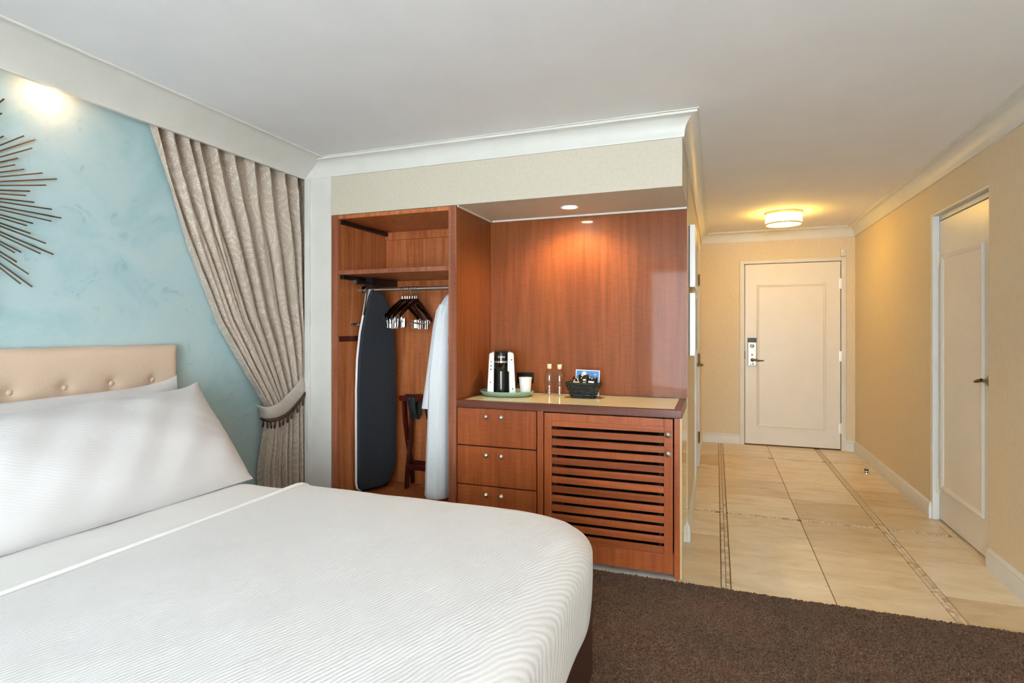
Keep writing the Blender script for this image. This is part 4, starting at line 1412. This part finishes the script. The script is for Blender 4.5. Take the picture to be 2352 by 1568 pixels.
_w = [0.55 + 0.9 * rp.random() for _ in range(NP)]
_cum = [0.0]
for q_ in _w:
    _cum.append(_cum[-1] + q_ / sum(_w))


def warp(s):
    for k_ in range(NP):
        if s <= _cum[k_ + 1] or k_ == NP - 1:
            return k_ + (s - _cum[k_]) / (_cum[k_ + 1] - _cum[k_])


def foldv(s, sharp, t=0.0):
    ph = warp(s) + 0.10 * t * math.sin(2 * PI * s * 2.3 + 1.0) + 0.08 * t * math.sin(2 * PI * s * 4.1 + 5 * t)
    k = min(max(int(ph), 0), NP)
    fr_ = ph - k
    am = pa[k] * (1 - fr_) + pa[min(k + 1, NP + 1)] * fr_
    c = math.cos(2 * PI * ph)
    if c > 0:
        v = 2 * abs(c) ** sharp - 1 if sharp > 2.5 else 1.4 * abs(c) ** sharp - 0.4 * (sharp > 1.6)
    else:
        v = -1 if sharp > 2.5 else c - 0.4 * (sharp > 1.6) * (1 + c)
    kk = 3 * math.sin(7.0 * s + 0.6)
    w = (0.34 * math.sin(4 * PI * ph + 1.2 + 2 * t + kk) + 0.20 * math.sin(6 * PI * ph + 0.5 - kk)) * min(1, max(0, (t - 0.05) * 3))
    if t < 0.25 and c > 0.6:
        w += 0.30 * (1 - t / 0.25) * (0.5 + 0.5 * math.cos(2 * PI * (ph - round(ph)) / 0.085)) - 0.3 * (1 - t / 0.25)
    return am * (v + w), math.sin(2 * PI * ph + pw[k] * 0.6)


cu = thing('curtain', 'taupe damask bed curtain tied back beside the blue wall', 'curtain', (-2.61, 2.9, 0.0))
verts, faces, uvs = [], [], []
NS, NU, NL = 420, 70, 34
for j in range(NU + NL + 1):
    for i in range(NS + 1):
        s = i / NS
        ztie = 0.800 + 0.19 * s ** 1.1
        if j <= NU:
            t = j / NU
            z = 2.332 + (ztie - 2.332) * t
            # left edge follows the draped curve, measured at the level of the left border
            zl = 2.332 + (0.800 - 2.332) * t
            yl = interp(LT, zl)
            yr = 3.098 - 0.055 * max(0, (t - 0.75) / 0.25) ** 1.5
            A = 0.020 + 0.016 * min(1, t / 0.3) - 0.012 * max(0, (t - 0.7) / 0.3)
            xc = -2.614 + 0.022 * max(0, (t - 0.6) / 0.4) ** 1.5
            shp = 7.0
            blend = min(1, t / 0.38)
            tt = t
        else:
            t = (j - NU) / NL
            z = ztie + (0.012 - ztie) * t
            yl = 2.722 - 0.055 * min(1, t * 2.2) + 0.008 * t
            yr = 3.043 + 0.035 * min(1, t * 2)
            A = 0.024 + 0.008 * min(1, t * 3)
            xc = -2.592 - 0.018 * min(1, t * 2)
            blend = 1.0
            tt = 1.0
        f7, fy = foldv(min(s, 0.99999), 7.0, tt)
        f1_, fy = foldv(min(s, 0.99999), 1.2, tt)
        fx = f7 * (1 - blend) + f1_ * blend
        yy = yl + (yr - yl) * s + 0.012 * fy * (yr - yl) * (0 if i in (0, NS) else 1)
        x_ = xc + A * f1_
        if blend < 1:
            x_ = (-2.648 + 0.036 * (f7 + 1.0)) * (1 - blend) + x_ * blend
        verts.append((min(-2.580 if blend < 0.2 else -2.555, max(-2.658, x_)), yy, z))
        uvs.append((s * 3.4, z))
for j in range(NU + NL):
    for i in range(NS):
        a = j * (NS + 1) + i
        faces.append((a, a + 1, a + NS + 2, a + NS + 1))
drape = obj('drape', MB().add(verts, faces), M['curtain'], cu, smooth=80, fixn=False, solid=0.002)
ul = drape.data.uv_layers.new(name='cloth')
li = np.zeros(len(drape.data.loops), dtype=np.int32)
drape.data.loops.foreach_get('vertex_index', li)
ul.data.foreach_set('uv', np.array(uvs, dtype=np.float32)[li].reshape(-1))

upE = [(-2.648, 3.119, 1.076), (-2.590, 3.03, 1.020), (-2.552, 2.943, 0.968), (-2.535, 2.787, 0.871), (-2.538, 2.700, 0.838), (-2.575, 2.668, 0.833), (-2.640, 2.675, 0.845)]
loE = [(-2.648, 3.119, 0.986), (-2.590, 3.06, 0.935), (-2.552, 2.992, 0.885), (-2.533, 2.844, 0.795), (-2.535, 2.750, 0.762), (-2.572, 2.696, 0.755), (-2.640, 2.700, 0.765)]


def spline(P, n):
    P = [Vector(p) for p in P]
    out = []
    for i in range(len(P) - 1):
        p0, p1_, p2_, p3 = P[max(i - 1, 0)], P[i], P[i + 1], P[min(i + 2, len(P) - 1)]
        for k in range(n):
            t = k / n
            out.append(0.5 * ((2 * p1_) + (p2_ - p0) * t + (2 * p0 - 5 * p1_ + 4 * p2_ - p3) * t * t + (-p0 + 3 * p1_ - 3 * p2_ + p3) * t ** 3))
    out.append(P[-1])
    return out


U, Lw = spline(upE, 8), spline(loE, 8)
nb = len(U)
mb = MB()
vs = []
for k in range(nb):
    for q in range(7):
        t = q / 6
        p = U[k].lerp(Lw[k], t)
        p.x += 0.010 * math.sin(PI * t)
        vs.append(p)
mb.add(vs, [(k * 7 + q, k * 7 + q + 1, (k + 1) * 7 + q + 1, (k + 1) * 7 + q) for k in range(nb - 1) for q in range(6)])
tb = thing('curtain_tieback', 'taupe fabric tie-back with brown tasselled trim around the curtain', 'tieback', (-2.55, 2.9, 0.85))
obj('band', mb, M['tie'], tb, smooth=70, solid=0.004)
trimp = [p + Vector((0.004, 0, -0.006)) for p in Lw]
mb = MB()
vs = []
for p in trimp:
    vs += [p + Vector((0.003, 0, 0.008)), p + Vector((0.005, 0, -0.012))]
mb.add(vs, [(2 * k, 2 * k + 1, 2 * k + 3, 2 * k + 2) for k in range(nb - 1)])
tm_ = obj('trim_braid', mb, M['tietrim'], tb, smooth=70, solid=0.004)
for k in range(3, nb - 3, 3):
    p = trimp[k] + Vector((0.008, 0, -0.014))
    sw = random.uniform(-0.006, 0.006)
    lp = []
    for q in range(14):
        a = 2 * PI * q / 14
        lp.append((p.x, p.y + sw * (1 - math.cos(a)) / 2 + 0.0075 * math.sin(a) * (0.55 - 0.45 * math.cos(a)), p.z - 0.019 * (1 - math.cos(a))))
    obj('tassel', MB().tube(lp, 0.0034, 6, closed=True), M['tietrim'], tm_, smooth=True)
obj('hook', MB().tube([(-2.665, 3.125, 1.10), (-2.635, 3.122, 1.10), (-2.630, 3.120, 1.075), (-2.640, 3.118, 1.05)], 0.004, 8), M['bronze'], tb, smooth=True)

# ------------------------------------------------------------------ sunburst wall art
sb = thing('sunburst_sculpture', 'brushed gold starburst of thin rods on the blue wall', 'wall art', (-2.635, 1.07, 1.79))
rad = [0.525, 0.472, 0.420, 0.386, 0.418, 0.470]
ns = 120
for k in range(ns):
    a = math.radians(-1.0) + 2 * PI * k / ns
    r = rad[k % 6] * (1 + random.uniform(-0.012, 0.012))
    dpt = 0.012 * ((k % 2) * 2 - 1)
    x0_ = -2.638 + dpt * 0.4
    ca, sa = math.cos(a), math.sin(a)
    obj('rod', MB().tube([(x0_, 1.07 + 0.07 * ca, 1.79 + 0.07 * sa), (x0_ + dpt * 0.5, 1.07 + r * ca, 1.79 + r * sa)], 0.0031, 6), M['gold'], sb, smooth=True)
obj('hub', MB().lathe([(0.075, -0.015), (0.075, 0.012), (0.05, 0.020), (0, 0.022)], (-2.640, 1.07, 1.79), 32, Matrix.Rotation(PI / 2, 3, 'Y')), M['gold'], sb, smooth=True)
